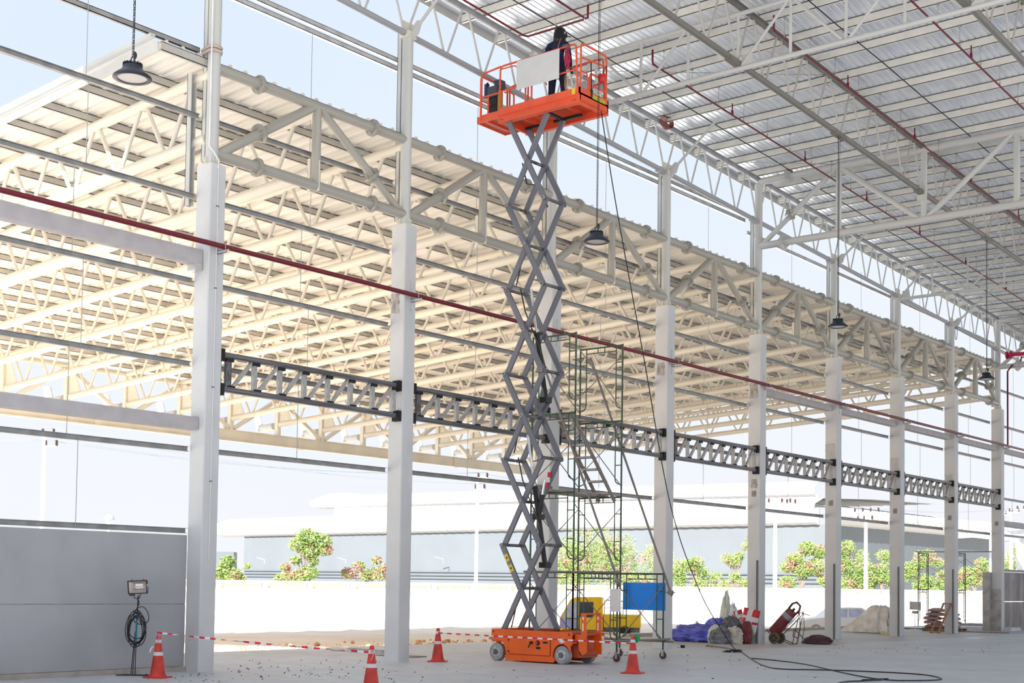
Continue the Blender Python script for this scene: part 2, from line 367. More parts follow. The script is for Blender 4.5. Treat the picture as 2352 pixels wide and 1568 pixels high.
# ------------------------------------------------------------------ canopy girder: one truss per bay between the posts
def flange_mesh(r, m):
    mb = MB(); mb.cyl((0, 0, -.024), (0, 0, -.004), r*1.8, 20); mb.cyl((0, 0, .004), (0, 0, .024), r*1.8, 20)
    for k in range(6):
        M = Matrix.Rotation(k*PI/3, 4, 'Z')
        for s_ in (-1, 1): mb.prism([(r*.9, s_*.02), (r*1.7, s_*.02), (r*1.0, s_*.15)], -.006, .006, M)
    return mb.mesh('flange_joint', m)
FLG = flange_mesh(.1, GIRD); FLGW = flange_mesh(.13, OFFW)
def flange(p, d, parent, me=FLG): put('flange_joint', me, parent, frame(p, d))
for i in range(1, 9):
    a, b = cy(i)+CB/2, cy(i+1)+CB/2; m = (a+b)/2; x = -CA/2
    c = root('canopy_girder', (x, m, GB), f'pale tubular canopy girder between the {ORD[i]} and {ORD[i+1]} columns', 'truss', 'canopy girders on the column line')
    bar('top_chord', (x, a, GT), (x, b, GT), .098, GIRD, c, 16); bar('bottom_chord', (x, a, GB), (x, b, GB), .105, GIRD, c, 16)
    bar('vertical_strut', (x, m, GB), (x, m, GT), .093, GIRD, c, 16)
    bar('diagonal_strut', (x, a+.12, GB), (x, m-.08, GT-.02), .092, GIRD, c, 16)
    bar('diagonal_strut', (x, b-.12, GB), (x, m+.08, GT-.02), .082, GIRD, c, 16)
    for yy in (a+1.06, b-1.0):
        flange((x, yy, GT), (0, 1, 0), c); flange((x, yy, GB), (0, 1, 0), c)
    def on(p, q, t): return V(p)+(V(q)-V(p))*t
    flange(on((x, a+.12, GB), (x, m-.08, GT), .42), (0, m-a-.2, GT-GB), c)
    flange(on((x, b-.12, GB), (x, m+.08, GT), .38), (0, m-b+.2, GT-GB), c)
    # bolted gusset where the middle canopy truss lands behind the vertical
    mb = MB().prism([(-1.0, GB+.35), (-.1, GB+.5), (-.1, GB-.1), (-.35, GB-.1), (-.6, GB+.15)], m-.012, m+.012, ax=1)
    mb.prism([(-.36, GB+.55), (-.28, GB+.55), (-.28, GB-.12), (-.36, GB-.12)], m-.09, m+.09, ax=1)
    for k in range(6): mb.cyl((-.28, m-.05, GB-.05+k*.1), (-.26, m-.05, GB-.05+k*.1), .014, 6)
    build('gusset_plate', mb, CREAM, c)

# ------------------------------------------------------------------ canopy roof
SL = -.0581; XO = -24.7
def ct(x): return 10.90 + SL*(-.2-x)        # top chord axis   (x negative -> lower)
def cbz(x): return 9.72 + SL*(-.2-x)
def ct(x): return 10.90 - .0581*(-.2-x)
def cbz(x): return 9.72 - .0581*(-.2-x)
for i in range(0, 17):
    y = cy(1)+CB/2+i*S/2
    nm = (f'at the {ORD[i//2+1]} column' if i % 2 == 0 else f'midway between the {ORD[i//2+1]} and {ORD[i//2+2]} columns')
    c = root('canopy_truss', (-.2, y, 9.7), f'cream tubular canopy truss running outward {nm}', 'truss', 'cream trusses under the canopy roof')
    bar('top_chord', (-.2, y, ct(-.2)), (XO+.1, y, ct(XO+.1)), .1, CREAM, c, 12)
    bar('bottom_chord', (-.35, y, cbz(-.35)), (XO+.15, y, cbz(XO+.15)), .112, CREAM, c, 12)
    n = 15; dx = (24.0)/n/1.0
    for k in range(n+1):
        xt = -.78-1.56*k; xb = xt-.78; x2 = xt-1.56
        if xb < XO+.2: break
        bar('web_member', (xt-.06, y, ct(xt)), (xb+.04, y, cbz(xb)), .043, CREAM, c, 8)
        if x2 > XO: bar('web_member', (xb-.04, y, cbz(xb)), (x2+.06, y, ct(x2)), .043, CREAM, c, 8)
    mb = MB().prism([(XO+.12, ct(XO)-.1), (XO+.35, ct(XO)-.1), (XO+.9, cbz(XO)+.1), (XO+.12, cbz(XO)-.15)], y-.012, y+.012, ax=1)
    build('end_gusset', mb, CREAM, c)
    # short pipe stub beyond the outer girder
    mb = MB().tube([(XO-.25, y, cbz(XO)-.05), (XO-1.1, y, cbz(XO)-.1)], .15, 14); mb.tube([(XO-1.1, y, cbz(XO)-.25), (XO-1.35, y, cbz(XO)+.45)], [.18, .14], 12)
    build('pipe_stub', mb, OFFW, c, smooth=50)
# outer girder
og = root('outer_canopy_girder', (XO, 35, 7.35), 'deep cream outer canopy girder with an I-beam below box posts', 'truss')
ya, yb = 5.0, 56.4
mb = MB().box(XO-.13, XO+.13, ya, yb, 7.80, 7.84); mb.box(XO-.13, XO+.13, ya, yb, 7.36, 7.40); mb.box(XO-.012, XO+.012, ya, yb, 7.4, 7.8)
build('bottom_beam', mb, CREAM, og)
bar('top_chord', (XO, ya, ct(XO)), (XO, yb, ct(XO)), .11, CREAM, og, 12)
for i in range(-3, 17):
    y = cy(1)+CB/2+i*S/2
    if i >= -3: sbar('box_post', (XO, y, 7.84), (XO, y, ct(XO)-.05), .19, .19, CREAM, og, up=(0, 1, 0))
    if i % 2 == 0:
        for s_ in (-1, 1): sbar('box_diagonal', (XO, y+s_*.15, 7.9), (XO, y+s_*(S/2-.12), ct(XO)-.15), .15, .17, CREAM, og, up=(1, 0, 0))
    elif i > 0 and i % 4 == 1:
        build('splice_plate', MB().box(XO+.02, XO+.05, y+1.15, y+1.45, 7.34, 7.86), CREAM, og)
# purlins and ribbed sheets
cr_ = root('canopy_roof', (-12, 14.2, 11.2), 'ribbed cream canopy roof on channel purlins sloping away outside', 'roof')
YN, YF = 14.15, 56.75
for k in range(20):
    x = -.35-1.262*k; z = ct(x)+.1+.10
    mb = chan(MB(), (x, YN+.1, z+.02), (x, YF-.1, z+.02), .07, .155, .012, 1)
    build('purlin', mb, CPURL, cr_)
nrib = 3; pw = nrib*.3625; ns = int((YF-YN)/pw)
x0, x1 = -.42, XO-.6
def sheet_mesh():
    mb = MB(); prof = []
    for r_ in range(nrib):
        y = r_*.3625
        prof += [(y, 0), (y+.11, 0), (y+.135, .012), (y+.16, 0), (y+.235, 0), (y+.265, .10), (y+.315, .10), (y+.35, 0)]
    prof.append((nrib*.3625, 0)); n = len(prof)
    for (t, zz) in ((0, 0), (1, 0)):
        X = x0 if t == 0 else x1
        mb.v += [(X, p[0], ct(X)+.302+p[1]) for p in prof]
    mb.v += [(v[0], v[1], v[2]+.006) for v in mb.v[:]]
    mb.f = [(i, i+1, n+i+1, n+i) for i in range(n-1)] + [(2*n+i, 3*n+i, 3*n+i+1, 2*n+i+1) for i in range(n-1)]
    mb.f += [(i, 2*n+i, 2*n+i+1, i+1) for i in range(n-1)]; mb.mi = [0]*len(mb.f)
    return mb.mesh('roof_sheet', CSHEET)
sm = sheet_mesh()
for k in range(ns): put('roof_sheet', sm, cr_, Matrix.Translation((0, YN+k*pw, 0)))
mb = MB()
mb.beam((-.35, YN-.06, ct(-.35)+.36), (x1, YN-.06, ct(x1)+.36), .10, .07, up=(0, 0, 1)); mb.beam((-.3, YN+.02, ct(-.35)+.19), (x1, YN+.02, ct(x1)+.19), .02, .17)
build('gable_flashing', mb, OFFW, cr_)

# ------------------------------------------------------------------ main roof
ce = root('ceiling', (12, 30, 14), kind='structure')
RY0, RY1, RX0, RX1 = -16.0, 68.0, -.95, 30.0
for k in range(-29, 38):
    y = 20.33+k*S/4
    if not RY0 < y < RY1: continue
    z = zt(y)+.08+.1
    mb = chan(MB(), (RX0+.1, y, z), (RX1, y, z), .07, .2, .012, 1); build('roof_purlin', mb, PURL, ce)
def msheet():
    mb = MB(); prof = []; p_ = .16
    for r_ in range(4):
        x = r_*p_; prof += [(x, 0), (x+.11, 0), (x+.12, .016), (x+.14, .016), (x+.15, 0)]
    prof.append((4*p_, 0)); n = len(prof)
    for Y in (RY0, RY1): mb.v += [(p[0], Y, zt(Y)+.285+p[1]) for p in prof]
    mb.f = [(i, i+1, n+i+1, n+i) for i in range(n-1)]; mb.mi = [0]*len(mb.f)
    mb.v += [(v[0], v[1], v[2]+.05) for v in mb.v[:2*n]]; mb.f += [(2*n+i, 3*n+i, 3*n+i+1, 2*n+i+1) for i in range(n-1)]; mb.mi = [0]*len(mb.f)
    return mb.mesh('roof_sheet', FOIL), 4*p_
rs, rw = msheet()
for k in range(int((RX1-RX0)/rw)): put('roof_sheet', rs, ce, Matrix.Translation((RX0+k*rw, 0, 0)))
mb = MB().beam((RX0-.02, RY0, zt(RY0)+.25), (RX0-.02, RY1, zt(RY1)+.25), .03, .32); build('eaves_flashing', mb, OFFW, ce)

def roof_truss(x, label, cat='truss', y0=13.97, y1=66.1, edge=False, rw=.026):
    TM_ = OFFW if edge else TRUS; CH_ = mat('eaves_chord_blue_grey', (.40, .40, .42), .4) if edge else mat('truss_chord_shade_tone', (.20, .188, .168), .42)  # inner chords: truss paint darkened to carry the shade on them
    c = root('roof_truss', (x, y0, zb(y0)), label, cat, 'trusses running along under the main roof')
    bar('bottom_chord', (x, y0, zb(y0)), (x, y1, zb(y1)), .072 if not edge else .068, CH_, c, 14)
    mb = MB()
    for s_ in (-1, 1): mb.beam((x+s_*.052, y0, zt(y0)+.03), (x+s_*.052, y1, zt(y1)+.03), .07, .012)
    for s_ in (-1, 1): mb.beam((x+s_*.02, y0, zt(y0)-.02), (x+s_*.02, y1, zt(y1)-.02), .012, .1)
    mb.beam((x, y0, zt(y0)-.03), (x, y1, zt(y1)-.03), .05, .07)
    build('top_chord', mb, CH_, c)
    k = 0; y = y0
    while y+1.27 <= y1:
        m = y+S/8
        bar('web_member', (x, y+.05, zb(y)+.03), (x, m-.1, zt(m)-.05), rw, TM_, c, 8)
        bar('web_member', (x, m+.1, zt(m)-.05), (x, y+S/4-.05, zb(y+S/4)+.03), rw, TM_, c, 8)
        y += S/4
    for k in range(2, 10):
        yy = y0+k*S+.9
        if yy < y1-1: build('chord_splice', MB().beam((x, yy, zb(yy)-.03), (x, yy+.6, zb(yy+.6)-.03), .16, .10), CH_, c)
    return c
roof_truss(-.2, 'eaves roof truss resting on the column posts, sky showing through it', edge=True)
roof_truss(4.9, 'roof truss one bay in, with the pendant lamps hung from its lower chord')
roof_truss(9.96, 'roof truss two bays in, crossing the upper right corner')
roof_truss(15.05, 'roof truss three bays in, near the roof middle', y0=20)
# transverse trusses
def cross_light(i, label):
    y = cy(i)+CB/2; zl = zb(y)-.12; zh = zl+1.22; X1 = 20.5
    c = root('cross_truss', (0, y, zl), label, 'truss', 'cross trusses under the main roof')
    bar('bottom_chord', (-.1, y, zl), (X1, y, zl), .055, OFFW, c, 12); bar('top_chord', (-.1, y, zh), (X1, y, zh), .05, OFFW, c, 12)
    x = -.2; k = 0
    while x < X1-1.3:
        bar('vertical_strut', (x+1.27, y, zl), (x+1.27, y, zh), .034, OFFW, c, 10)
        if k % 2 == 0:
            bar('diagonal_strut', (x+.08, y, zl+.05), (x+1.2, y, zh-.02), .034, OFFW, c, 10)
            bar('diagonal_strut', (x+1.34, y, zh-.02), (x+2.46, y, zl+.05), .034, OFFW, c, 10)
        x += 1.27; k += 1
    for xx in (-.1, 4.9, 9.96):
        build('end_plate', MB().box(xx+.08, xx+.34, y-.012, y+.012, zl-.06, zl+.28), OFFW, c)
def cross_heavy(i, label):
    y = cy(i)+CB/2; zl = 11.87-.045*5.0867*(i-5); zh = 13.83-.045*5.0867*(i-5); X1 = 20.5
    c = root('cross_truss', (0, y, zl), label, 'truss', 'cross trusses under the main roof')
    bar('bottom_chord', (-.2, y, zl), (X1, y, zl), .105, OFFW, c, 16); bar('top_chord', (-.2, y, zh), (X1, y, zh), .105, OFFW, c, 16)
    x = -.2; k = 0
    while x < X1-2.6:
        bar('vertical_strut', (x+2.59, y, zl), (x+2.59, y, zh), .085, OFFW, c, 14)
        if k % 2 == 0: bar('diagonal_strut', (x+.15, y, zl+.05), (x+2.5, y, zh-.05), .075, OFFW, c, 14)
        else: bar('diagonal_strut', (x+.1, y, zh-.05), (x+2.45, y, zl+.05), .075, OFFW, c, 14)
        x += 2.54; k += 1
    flange((.62, y, zl), (1, 0, 0), c, FLGW); flange((.78, y, zh), (1, 0, 0), c, FLGW); flange((.85, y, zl+.8), (2.3, 0, 1.8), c)
    build('gusset_plate', MB().prism([(4.78, zt(y)-1.15), (4.9, zt(y)-1.0), (5.02, zt(y)-1.15), (5.02, zt(y)-1.5), (4.78, zt(y)-1.5)], y-.13, y-.11, ax=1), OFFW, c)
cross_light(3, 'light cross truss over the scissor lift, slim struts'); cross_heavy(5, 'heavy cross truss of thick pipes above the fifth column')
cross_light(7, 'light cross truss above the seventh column'); cross_heavy(9, 'heavy cross truss at the ninth and farthest column')
# knee braces at the even columns
for i in (2, 4, 6, 8):
    y = cy(i)+CB/2; c = root('knee_brace', (-.1, y, zb(y)), f'slanting tube brace rising inward from the {ORD[i]} column post', 'brace', 'slanting braces at the eaves truss')
    bar('brace_tube', (-.08, y, zb(y)), (1.42, y, zb(y)+1.2), .036, OFFW, c, 12)
    build('brace_plate', MB().prism([(-.16, zb(y)-.14), (.1, zb(y)-.05), (.2, zb(y)+.22), (.05, zb(y)+.25), (-.16, zb(y)+.08)], y-.01, y+.01, ax=1), OFFW, c)

# ------------------------------------------------------------------ girts, lintels, low wall, black trusses
BAYN = ['left of the nearest column'] + [f'between the {ORD[i]} and {ORD[i+1]} columns' for i in range(1, 9)] + ['beyond the ninth column']
LEV = [(2.52, 'lowest, just over the wall'), (4.0, 'second level up'), (5.55, 'third level up'), (7.07, 'fourth level up'), (8.62, 'fifth level up'), (10.12, 'top level, beside the posts')]
for b in range(0, 10):
    ya, yb = (cy(b)+CB if b > 0 else cy(1)-9.0), (cy(b+1) if b < 9 else cy(9)+9)
    for li, (z, ln) in enumerate(LEV):
        if li == 0 and b not in (0, 9): continue
        if li in (5,): ya_, yb_ = (ya-CB+.22 if b else ya), yb+.06
        else: ya_, yb_ = ya, yb
        c = root('wall_girt', (-.45, (ya_+yb_)/2, z), f'thin grey channel girt {BAYN[b]}, {ln}', 'girt', 'thin channel girts across the open bays')
        mb = MB(); chan(mb, (-.45, ya_, z), (-.45, yb_, z), .06, .095, .008, -1); build('channel', mb, GALVD, c)
        if li > 0 and li < 6:
            zl = LEV[li-1][0] if (li > 1 or b in (0, 9)) else None
            ym = cy(b)+CB/2+S/2 + (.1 if li % 2 else -.12)
            if zl: bar('sag_rod', (-.45, ym, z), (-.45, ym, zl), .007, GREYS, c, 6)
        if li == 5: bar('sag_rod', (-.45, cy(b)+CB/2+S/2+.05, z), (-.45, cy(b)+CB/2+S/2+.05, 12.6), .006, GREYS, c, 6)
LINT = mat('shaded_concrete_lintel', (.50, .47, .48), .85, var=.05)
def lintel(b, z0, z1, label):
    ya, yb = (cy(b)+CB if b > 0 else cy(1)-9), (cy(b+1)+.0 if b < 9 else cy(9)+10)
    o = build('lintel_beam', MB().box(-.40, -.16, ya, yb-.012, z0, z1), LINT, origin=(-.28, (ya+yb)/2, z0)); tag(o, label, 'beam', 'square concrete lintel beams', 'thing')
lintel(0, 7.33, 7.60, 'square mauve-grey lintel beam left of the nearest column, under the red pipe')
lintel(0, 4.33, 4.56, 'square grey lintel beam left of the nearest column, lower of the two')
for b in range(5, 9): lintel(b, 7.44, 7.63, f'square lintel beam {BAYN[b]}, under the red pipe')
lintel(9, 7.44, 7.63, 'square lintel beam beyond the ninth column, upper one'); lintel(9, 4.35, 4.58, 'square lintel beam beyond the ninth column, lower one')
build('bracket', MB().box(-.4, -.16, cy(1)-.16, cy(1)-.01, 7.22, 7.33), GALV, c1)

wl = root('wall_left', (-.47, 10, 0), kind='structure')
build('wall_panel', MB().box(-.52, -.42, 2, cy(1), .09, 1.196), PANELC, wl); build('wall_panel', MB().box(-.52, -.42, 2, cy(1), 1.208, 2.44), PANELC, wl)
build('sill_ledge', MB().box(-.55, -.34, 2, cy(1), 0, .085), mat('brownish_footing', (.42, .38, .34), .9, var=.1, scale=3), wl)
build('joint_filler', MB().box(-.51, -.435, 2, cy(1), 1.196, 1.208), CONCR, wl)
wr = root('wall_right', (-.25, 62, 0), kind='structure')
WRC = mat('rough_block_wall_grey', (.36, .325, .31), .95, var=.14, scale=1.5, bump=.3, stretch=(1, 1, .4))
for k in range(3):
    for z0, z1 in ((0, 1.19), (1.215, 2.42)):
        build('wall_panel', MB().box(-.36, -.2, cy(9)+CB+k*2.4+.01, cy(9)+CB+k*2.4+2.39, z0, z1), WRC, wr)
build('wall_capping', MB().box(-.40, -.16, cy(9)+CB, cy(9)+CB+7.2, 2.42, 2.46), GALV, wr)
build('column_render', MB().box(-CA-.25, -.02, cy(9)-.03, cy(9), 0, 1.72), CONCR, wr); build('wall_stub', MB().box(-CA-.28, -CA+.0, cy(9)-.25, cy(9)+.1, 0, 2.42), CONCR, wr)

for b in range(1, 9):
    ya, yb = cy(b)+CB+.02, cy(b+1)-.02; x = -.12; zT, zB = 5.75, 5.12
    c = root('lattice_beam', (x, (ya+yb)/2, zB), f'black welded lattice beam {BAYN[b]}', 'truss', 'black lattice beams between the columns')
    sbar('top_chord', (x, ya, zT), (x, yb, zT), .1, .1, DARKS, c); sbar('bottom_chord', (x, ya, zB), (x, yb, zB), .1, .1, DARKS, c)
    n = 7; p_ = (yb-ya-.36)/n
    mb = MB()
    for k in range(n+1):
        yy = ya+.22+k*p_
        sbar('upright', (x, yy, zB+.05), (x, yy, zT-.05), .07, .09 if k else .12, GREYS if k else DARKS, c, up=(0, 1, 0))
        if k < n: sbar('lattice_diagonal', (x, yy+.1, zB+.05), (x, yy+p_-.07, zT-.06), .06, .06, GREYS, c, up=(0, 1, 0))
        mb.box(x-.056, x+.056, yy-.07, yy+.1, zT-.11, zT-.045); mb.box(x-.056, x+.056, yy-.03, yy+.13, zB+.045, zB+.08)
    tag(build('weld_scorch', mb, BURN, c), kind='stuff')
    sbar('end_upright', (x-.03, ya+.05, zB), (x-.03, ya+.05, zT), .05, .06, GREYS, c, up=(0, 1, 0))
    for yy, s_ in ((ya-.02, 1), (yb+.02, -1)):
        for zz in (zT, zB):
            build('seat_bracket', MB().box(x-.09, x+.09, min(yy, yy+s_*.1), max(yy, yy+s_*.1), zz-.12, zz+.1), BURN, c)

# ------------------------------------------------------------------ clerestory rails and slim posts outside the steel posts
for i in range(1, 10):
    y = cy(i); z0 = 9.3; px = -CA/2-.19
    o = build('girt_post', chan(MB(), (px, y+.14, z0), (px, y+.14, zb(y)+.2),   .10, .05, .012, 1, up=(0, 1, 0)), OFFW, origin=(px, y+.1, z0))
    tag(o, f'slim white channel post just outside the {ORD[i]} steel post', 'post', 'slim white posts outside the steel posts')
tag(build('girt_post', chan(MB(), (-.68, cy(1)+.05, 8.5), (-.68, cy(1)+.05, 10.98), .12, .12, .012, 1, up=(0, 1, 0)), OFFW, origin=(-.68, cy(1), 8.5)), 'short white channel post hanging left of the nearest column top', 'post')
tag(build('eaves_rail', chan(MB(), (-.5, 5, 11.36), (-.5, cy(1)+.05, 11.36), .06, .1), GALVD, origin=(-.5, 5, 11.36)), 'upper left grey rail ending at the nearest steel post', 'rail')
for k, (xx, z, nm) in enumerate(((-.72, 12.93, 'upper'), (-.60, 12.68, 'lower'))):
    mb = MB(); chan(mb, (xx, 8, z), (xx, cy(5), z-.0), .08, .1, .01, 1)
    tag(build('eaves_rail', mb, GALV, origin=(xx, 8, z)), f'long grey eaves rail below the eaves truss, {nm} of the pair', 'rail', 'pair of long eaves rails')
tag(build('eaves_rail', chan(MB(), (-.7, cy(5)+.3, 12.4), (-.7, 66, 12.0), .08, .1), GALV, origin=(-.7, cy(5), 12.4)), 'long grey eaves rail past the fifth post, seen through the truss webs', 'rail')

# ------------------------------------------------------------------ pipes
def header():
    c = root('fire_pipe', (.16, 30, 7.65), 'long dark red fire pipe running past all the columns', 'pipe')
    bar('pipe_run', (.16, 4, 7.655), (.16, 66, 7.655), .047, REDP, c, 14)
    for i in range(1, 10):
        y = cy(i)+.2
        mb = chan(MB(), (.0, y, 7.56), (.30, y, 7.56), .05, .06, .008); mb.box(.0, .012, y-.03, y+.03, 7.35, 8.0)
        mb.tube([(.16-.055, y, 7.56), (.16-.055, y, 7.68), (.16, y, 7.715), (.16+.055, y, 7.68), (.16+.055, y, 7.56)], .006, 5)
        build('pipe_bracket', mb, GALV, c)
    # riser and the bright valve tee beside the ninth column
    build('riser', MB().tube([(.3, 55.75, 7.66), (.3, 55.75, 10.7), (.42, 55.9, 10.95), (.62, 56.2, 11.02), (.70, 56.3, 11.35)], .035, 10), REDP, c, smooth=60)
    mb = MB().tube([(.2, 55.9, 11.4), (6, 55.9, 11.42)], .075, 14); mb.cyl((.2, 55.9, 11.4), (.26, 55.9, 11.4), .16, 16); mb.cyl((.36, 55.9, 11.4), (.42, 55.9, 11.4), .16, 16)
    build('branch_pipe', mb, REDB, c, 'bright red flanged branch pipe', smooth=50)
header()
def zs(y): return 13.905-.045*(y-26.2)
def sprinkler(x, ya, yb, label, noz, start_riser=True, pts=None):
    c = root('sprinkler_pipe', (x, ya, zs(ya)), label, 'pipe', 'red sprinkler pipes under the roof')
    bar('pipe_run', (x, ya, zs(ya)), (x, yb, zs(yb)), .022, REDP, c, 8)
    if start_riser: build('riser', MB().tube([(x, ya+.1, zs(ya)), (x, ya, zs(ya)+.02), (x, ya-.02, zs(ya)+.08), (x, ya-.02, zs(ya)+.34)], .024, 8), REDP, c, smooth=60)
    for y in noz: build('sprinkler_riser', MB().cyl((x, y, zs(y)), (x, y, zs(y)+.12), .032, 8).cyl((x, y, zs(y)+.1), (x, y, zs(y)+.30), .016, 6), REDP, c)
    for k in range(-17, 38):
        y = 20.33+k*S/4-.02
        if ya < y < yb:
            mb = MB().cyl((x, y, zs(y)), (x, y, zt(y)+.09), .006, 5); mb.cyl((x, y, zs(y)+.0), (x, y, zs(y)+.1), .014, 5); mb.box(x-.03, x+.03, y-.02, y+.02, zt(y)+.06, zt(y)+.1)
            build('hanger_rod', mb, GALVD, c)
    return c
nz_ = [29.9+4.03*k for k in range(9)]
sprinkler(2.21, 26.2, 65, 'thin red sprinkler pipe nearest the eaves truss, beginning beside the work platform', nz_)
sprinkler(5.39, 26.2, 65, 'thin red sprinkler pipe hugging the lamp-bearing roof truss', nz_)
sprinkler(8.40, 14, 65, 'thin red sprinkler pipe farthest from the columns, upper right', nz_, False)
c = root('sprinkler_pipe', (.61, 16, 14.3), 'unfinished U-shaped red sprinkler pipe above the welder', 'pipe', 'red sprinkler pipes under the roof')
zz = 14.045
build('pipe_run', MB().tube([(.61, 15, zz+.4), (.61, 23.3, zz), (.66, 23.42, zz), (2.2, 23.44, zz), (2.27, 23.36, zz), (2.27, 15, zz+.4)], .024, 8), REDP, c, smooth=50)
build('riser', MB().tube([(2.27, 23.42, zz), (2.29, 23.48, zz+.03), (2.29, 23.48, zz+.32)], .026, 8), REDP, c)
for xx in (1.42, 1.56): build('hanger_rod', MB().cyl((xx, 23.44, zz-.14), (xx, 23.44, zz+.42), .006, 5), GALV, c)

# thin black cables strung along under the roof, and bracing rods
def wire(name, pts, r, m, label, cat, group=None):
    o = build(name, MB().tube(pts, r, 5), m, origin=pts[0], smooth=180); return tag(o, label, cat, group)
CBL = mat('black_cable', (.025, .025, .03), .6, var=.1)
wire('roof_cable', [(.95, 14+2.54*k, zt(14+2.54*k)+.02-.02*(k % 2)) for k in range(21)], .014, CBL, 'black cable strung under the purlins just inside the eaves truss', 'cable')
wire('roof_cable', [(6.25, 20+2.54*k, zt(20+2.54*k)+.02-.02*(k % 2)) for k in range(19)], .014, CBL, 'black cable strung under the purlins beyond the lamp-bearing truss', 'cable')
for k in range(4):
    y = 26.5+k*5.087*1.5
    wire('bracing_rod', [(.2, y, zt(y)-.0), (4.85, y+3.2, zt(y+3.2)-.05)], .010, GREYS, f'thin cross-bracing rod under the roof, {ORD[k+1]} one going away from the work platform', 'rod', 'thin bracing rods under the roof')

# ------------------------------------------------------------------ pendant lamps
def chain(mb, p0, p1, r=.004, link=.045):
    p0 = V(p0); p1 = V(p1); d = p1-p0; n = max(2, int(d.length/(link*.8))); M0 = frame(p0, d)
    for k in range(n):
        z = (k+.5)*d.length/n; M = M0 @ Matrix.Translation((0, 0, z)) @ Matrix.Rotation(PI/2*(k % 2), 4, 'Z')
        pts = [M @ V((.013*math.cos(a), 0, link*.5*math.sin(a))) for a in (0, PI/3, 2*PI/3, PI, 4*PI/3, 5*PI/3)]
        mb.tube(pts, r, 3, closed=True)
    return mb
LN = ['pendant dome lamp on a chain in the upper left, against the sky', 'pendant dome lamp on a long chain right of the scissor mast', 'pendant dome lamp hanging beside the sixth column', 'small pendant dome lamp farthest away, beside the ninth column']
LDIFF = mat('lamp_diffuser', (.50, .47, .44), .3, var=.02)
LB = mat('lamp_black_body', (.03, .035, .05), .35, metal=.3, var=.2)
for k in range(4):
    y = (10.07, 20.28, 30.42, 40.56)[k]; x = 4.9; z = 8.06
    c = root('pendant_lamp', (x, y, z), LN[k], 'lamp', 'pendant dome lamps')
    build('shade', MB().lathe([(.10, .155), (.12, .15), (.135, .10), (.20, .045), (.243, .01), (.248, -.01), (.235, -.018), (.19, -.018), (.19, 0), (.17, .02), (.10, .10)], (x, y, z), 32), LB, c, smooth=40)
    build('diffuser', MB().lathe([(.001, -.006), (.188, -.006), (.188, .0), (.001, .004)], (x, y, z), 28), LDIFF, c)
    mb = MB()
    for j in range(20):
        a = j*PI/10; mb.box(.055, .125, -.004, .004, .11, .185, Matrix.Translation((x, y, z)) @ Matrix.Rotation(a, 4, 'Z'))
    mb.cyl((x, y, z+.12), (x, y, z+.19), .06, 16); build('heat_sink', mb, LB, c)
    mb = MB().tube([(x+.04*math.cos(a), y, z+.235+.04*math.sin(a)) for a in [j*PI/5 for j in range(10)]], .009, 6, closed=True)
    mb.ball((x+.045, y, z+.28), .032, 8, 6, (.8, .8, 1.6)); build('hook', mb, LB, c, smooth=60)
    zt_ = zb(y)-.05
    build('hanging_chain', chain(MB(), (x, y, z+.27), (x, y, zt_), .005 if k < 2 else .007), LB, c)
    bar('supply_wire', (x+.02, y, z+.22), (x+.04, y, zt_), .004, BLACK, c, 5)

# ------------------------------------------------------------------ scissor lift
LX0, LX1, NY, FY = .74, 2.90, 22.42, 23.28
sl = root('scissor_lift', (1.8, 22.85, 0), 'tall orange scissor lift with its grey arms fully raised', 'scissor lift')
mb = MB()
def arch(cx, r, n=8, up=True):
    return [(cx-r*math.cos(PI*k/n), .19+r*math.sin(PI*k/n)) for k in range(n+1)]
side = [(LX0, .68), (LX1, .665), (LX1, .40)] + [(2.86, .40)] + [(2.64+.23*math.cos(a), .19+.23*math.sin(a)) for a in [PI*.1, PI*.25, PI*.4, PI*.5, PI*.65, PI*.8, PI*.95]] + [(2.40, .12), (1.30, .12)]
side += [(1.16, .12), (1.12, .30), (1.06, .40), (.98, .44), (LX0+.02, .44), (LX0, .42)]
for y0, y1 in ((NY-.06, NY-.03), (FY+.03, FY+.06)):
    mb.prism(side, y0, y1, ax=1)
mb.box(LX0, LX0+.03, NY-.03, FY+.03, .44, .68); mb.box(1.16, 2.42, NY-.03, FY+.03, .12, .18)
mb.box(LX0, LX1, NY-.03, FY+.03, .44, .47)
build('chassis', mb, ORNG, sl)
for y0, y1 in ((NY-.085, NY-.04), (FY+.04, FY+.08)): build('pothole_guard', MB().prism([(1.16, .03), (2.44, .03), (2.48, .07), (2.46, .135), (1.14, .135)], y0, y1, ax=1), ORNG, sl)
DKO = mat('orange_with_recess_shade', (.50, .085, .03), .5, var=.15)  # lift orange with the shade of recessed parts put into the colour
build('end_housing', MB().box(2.72, 2.93, NY+.13, FY-.05, .14, .64).box(2.9, 3.0, NY+.2, FY, .2, .3).box(2.9, 3.02, NY+.05, FY+.05, .585, .635), DKO, sl)
build('top_deck', MB().box(LX0+.04, LX1-.02, NY, FY, .60, .64).box(1.0, 1.25, NY+.55, FY-.05, .64, .70).box(1.5, 1.8, NY+.5, FY-.05, .64, .70), DKO, sl)
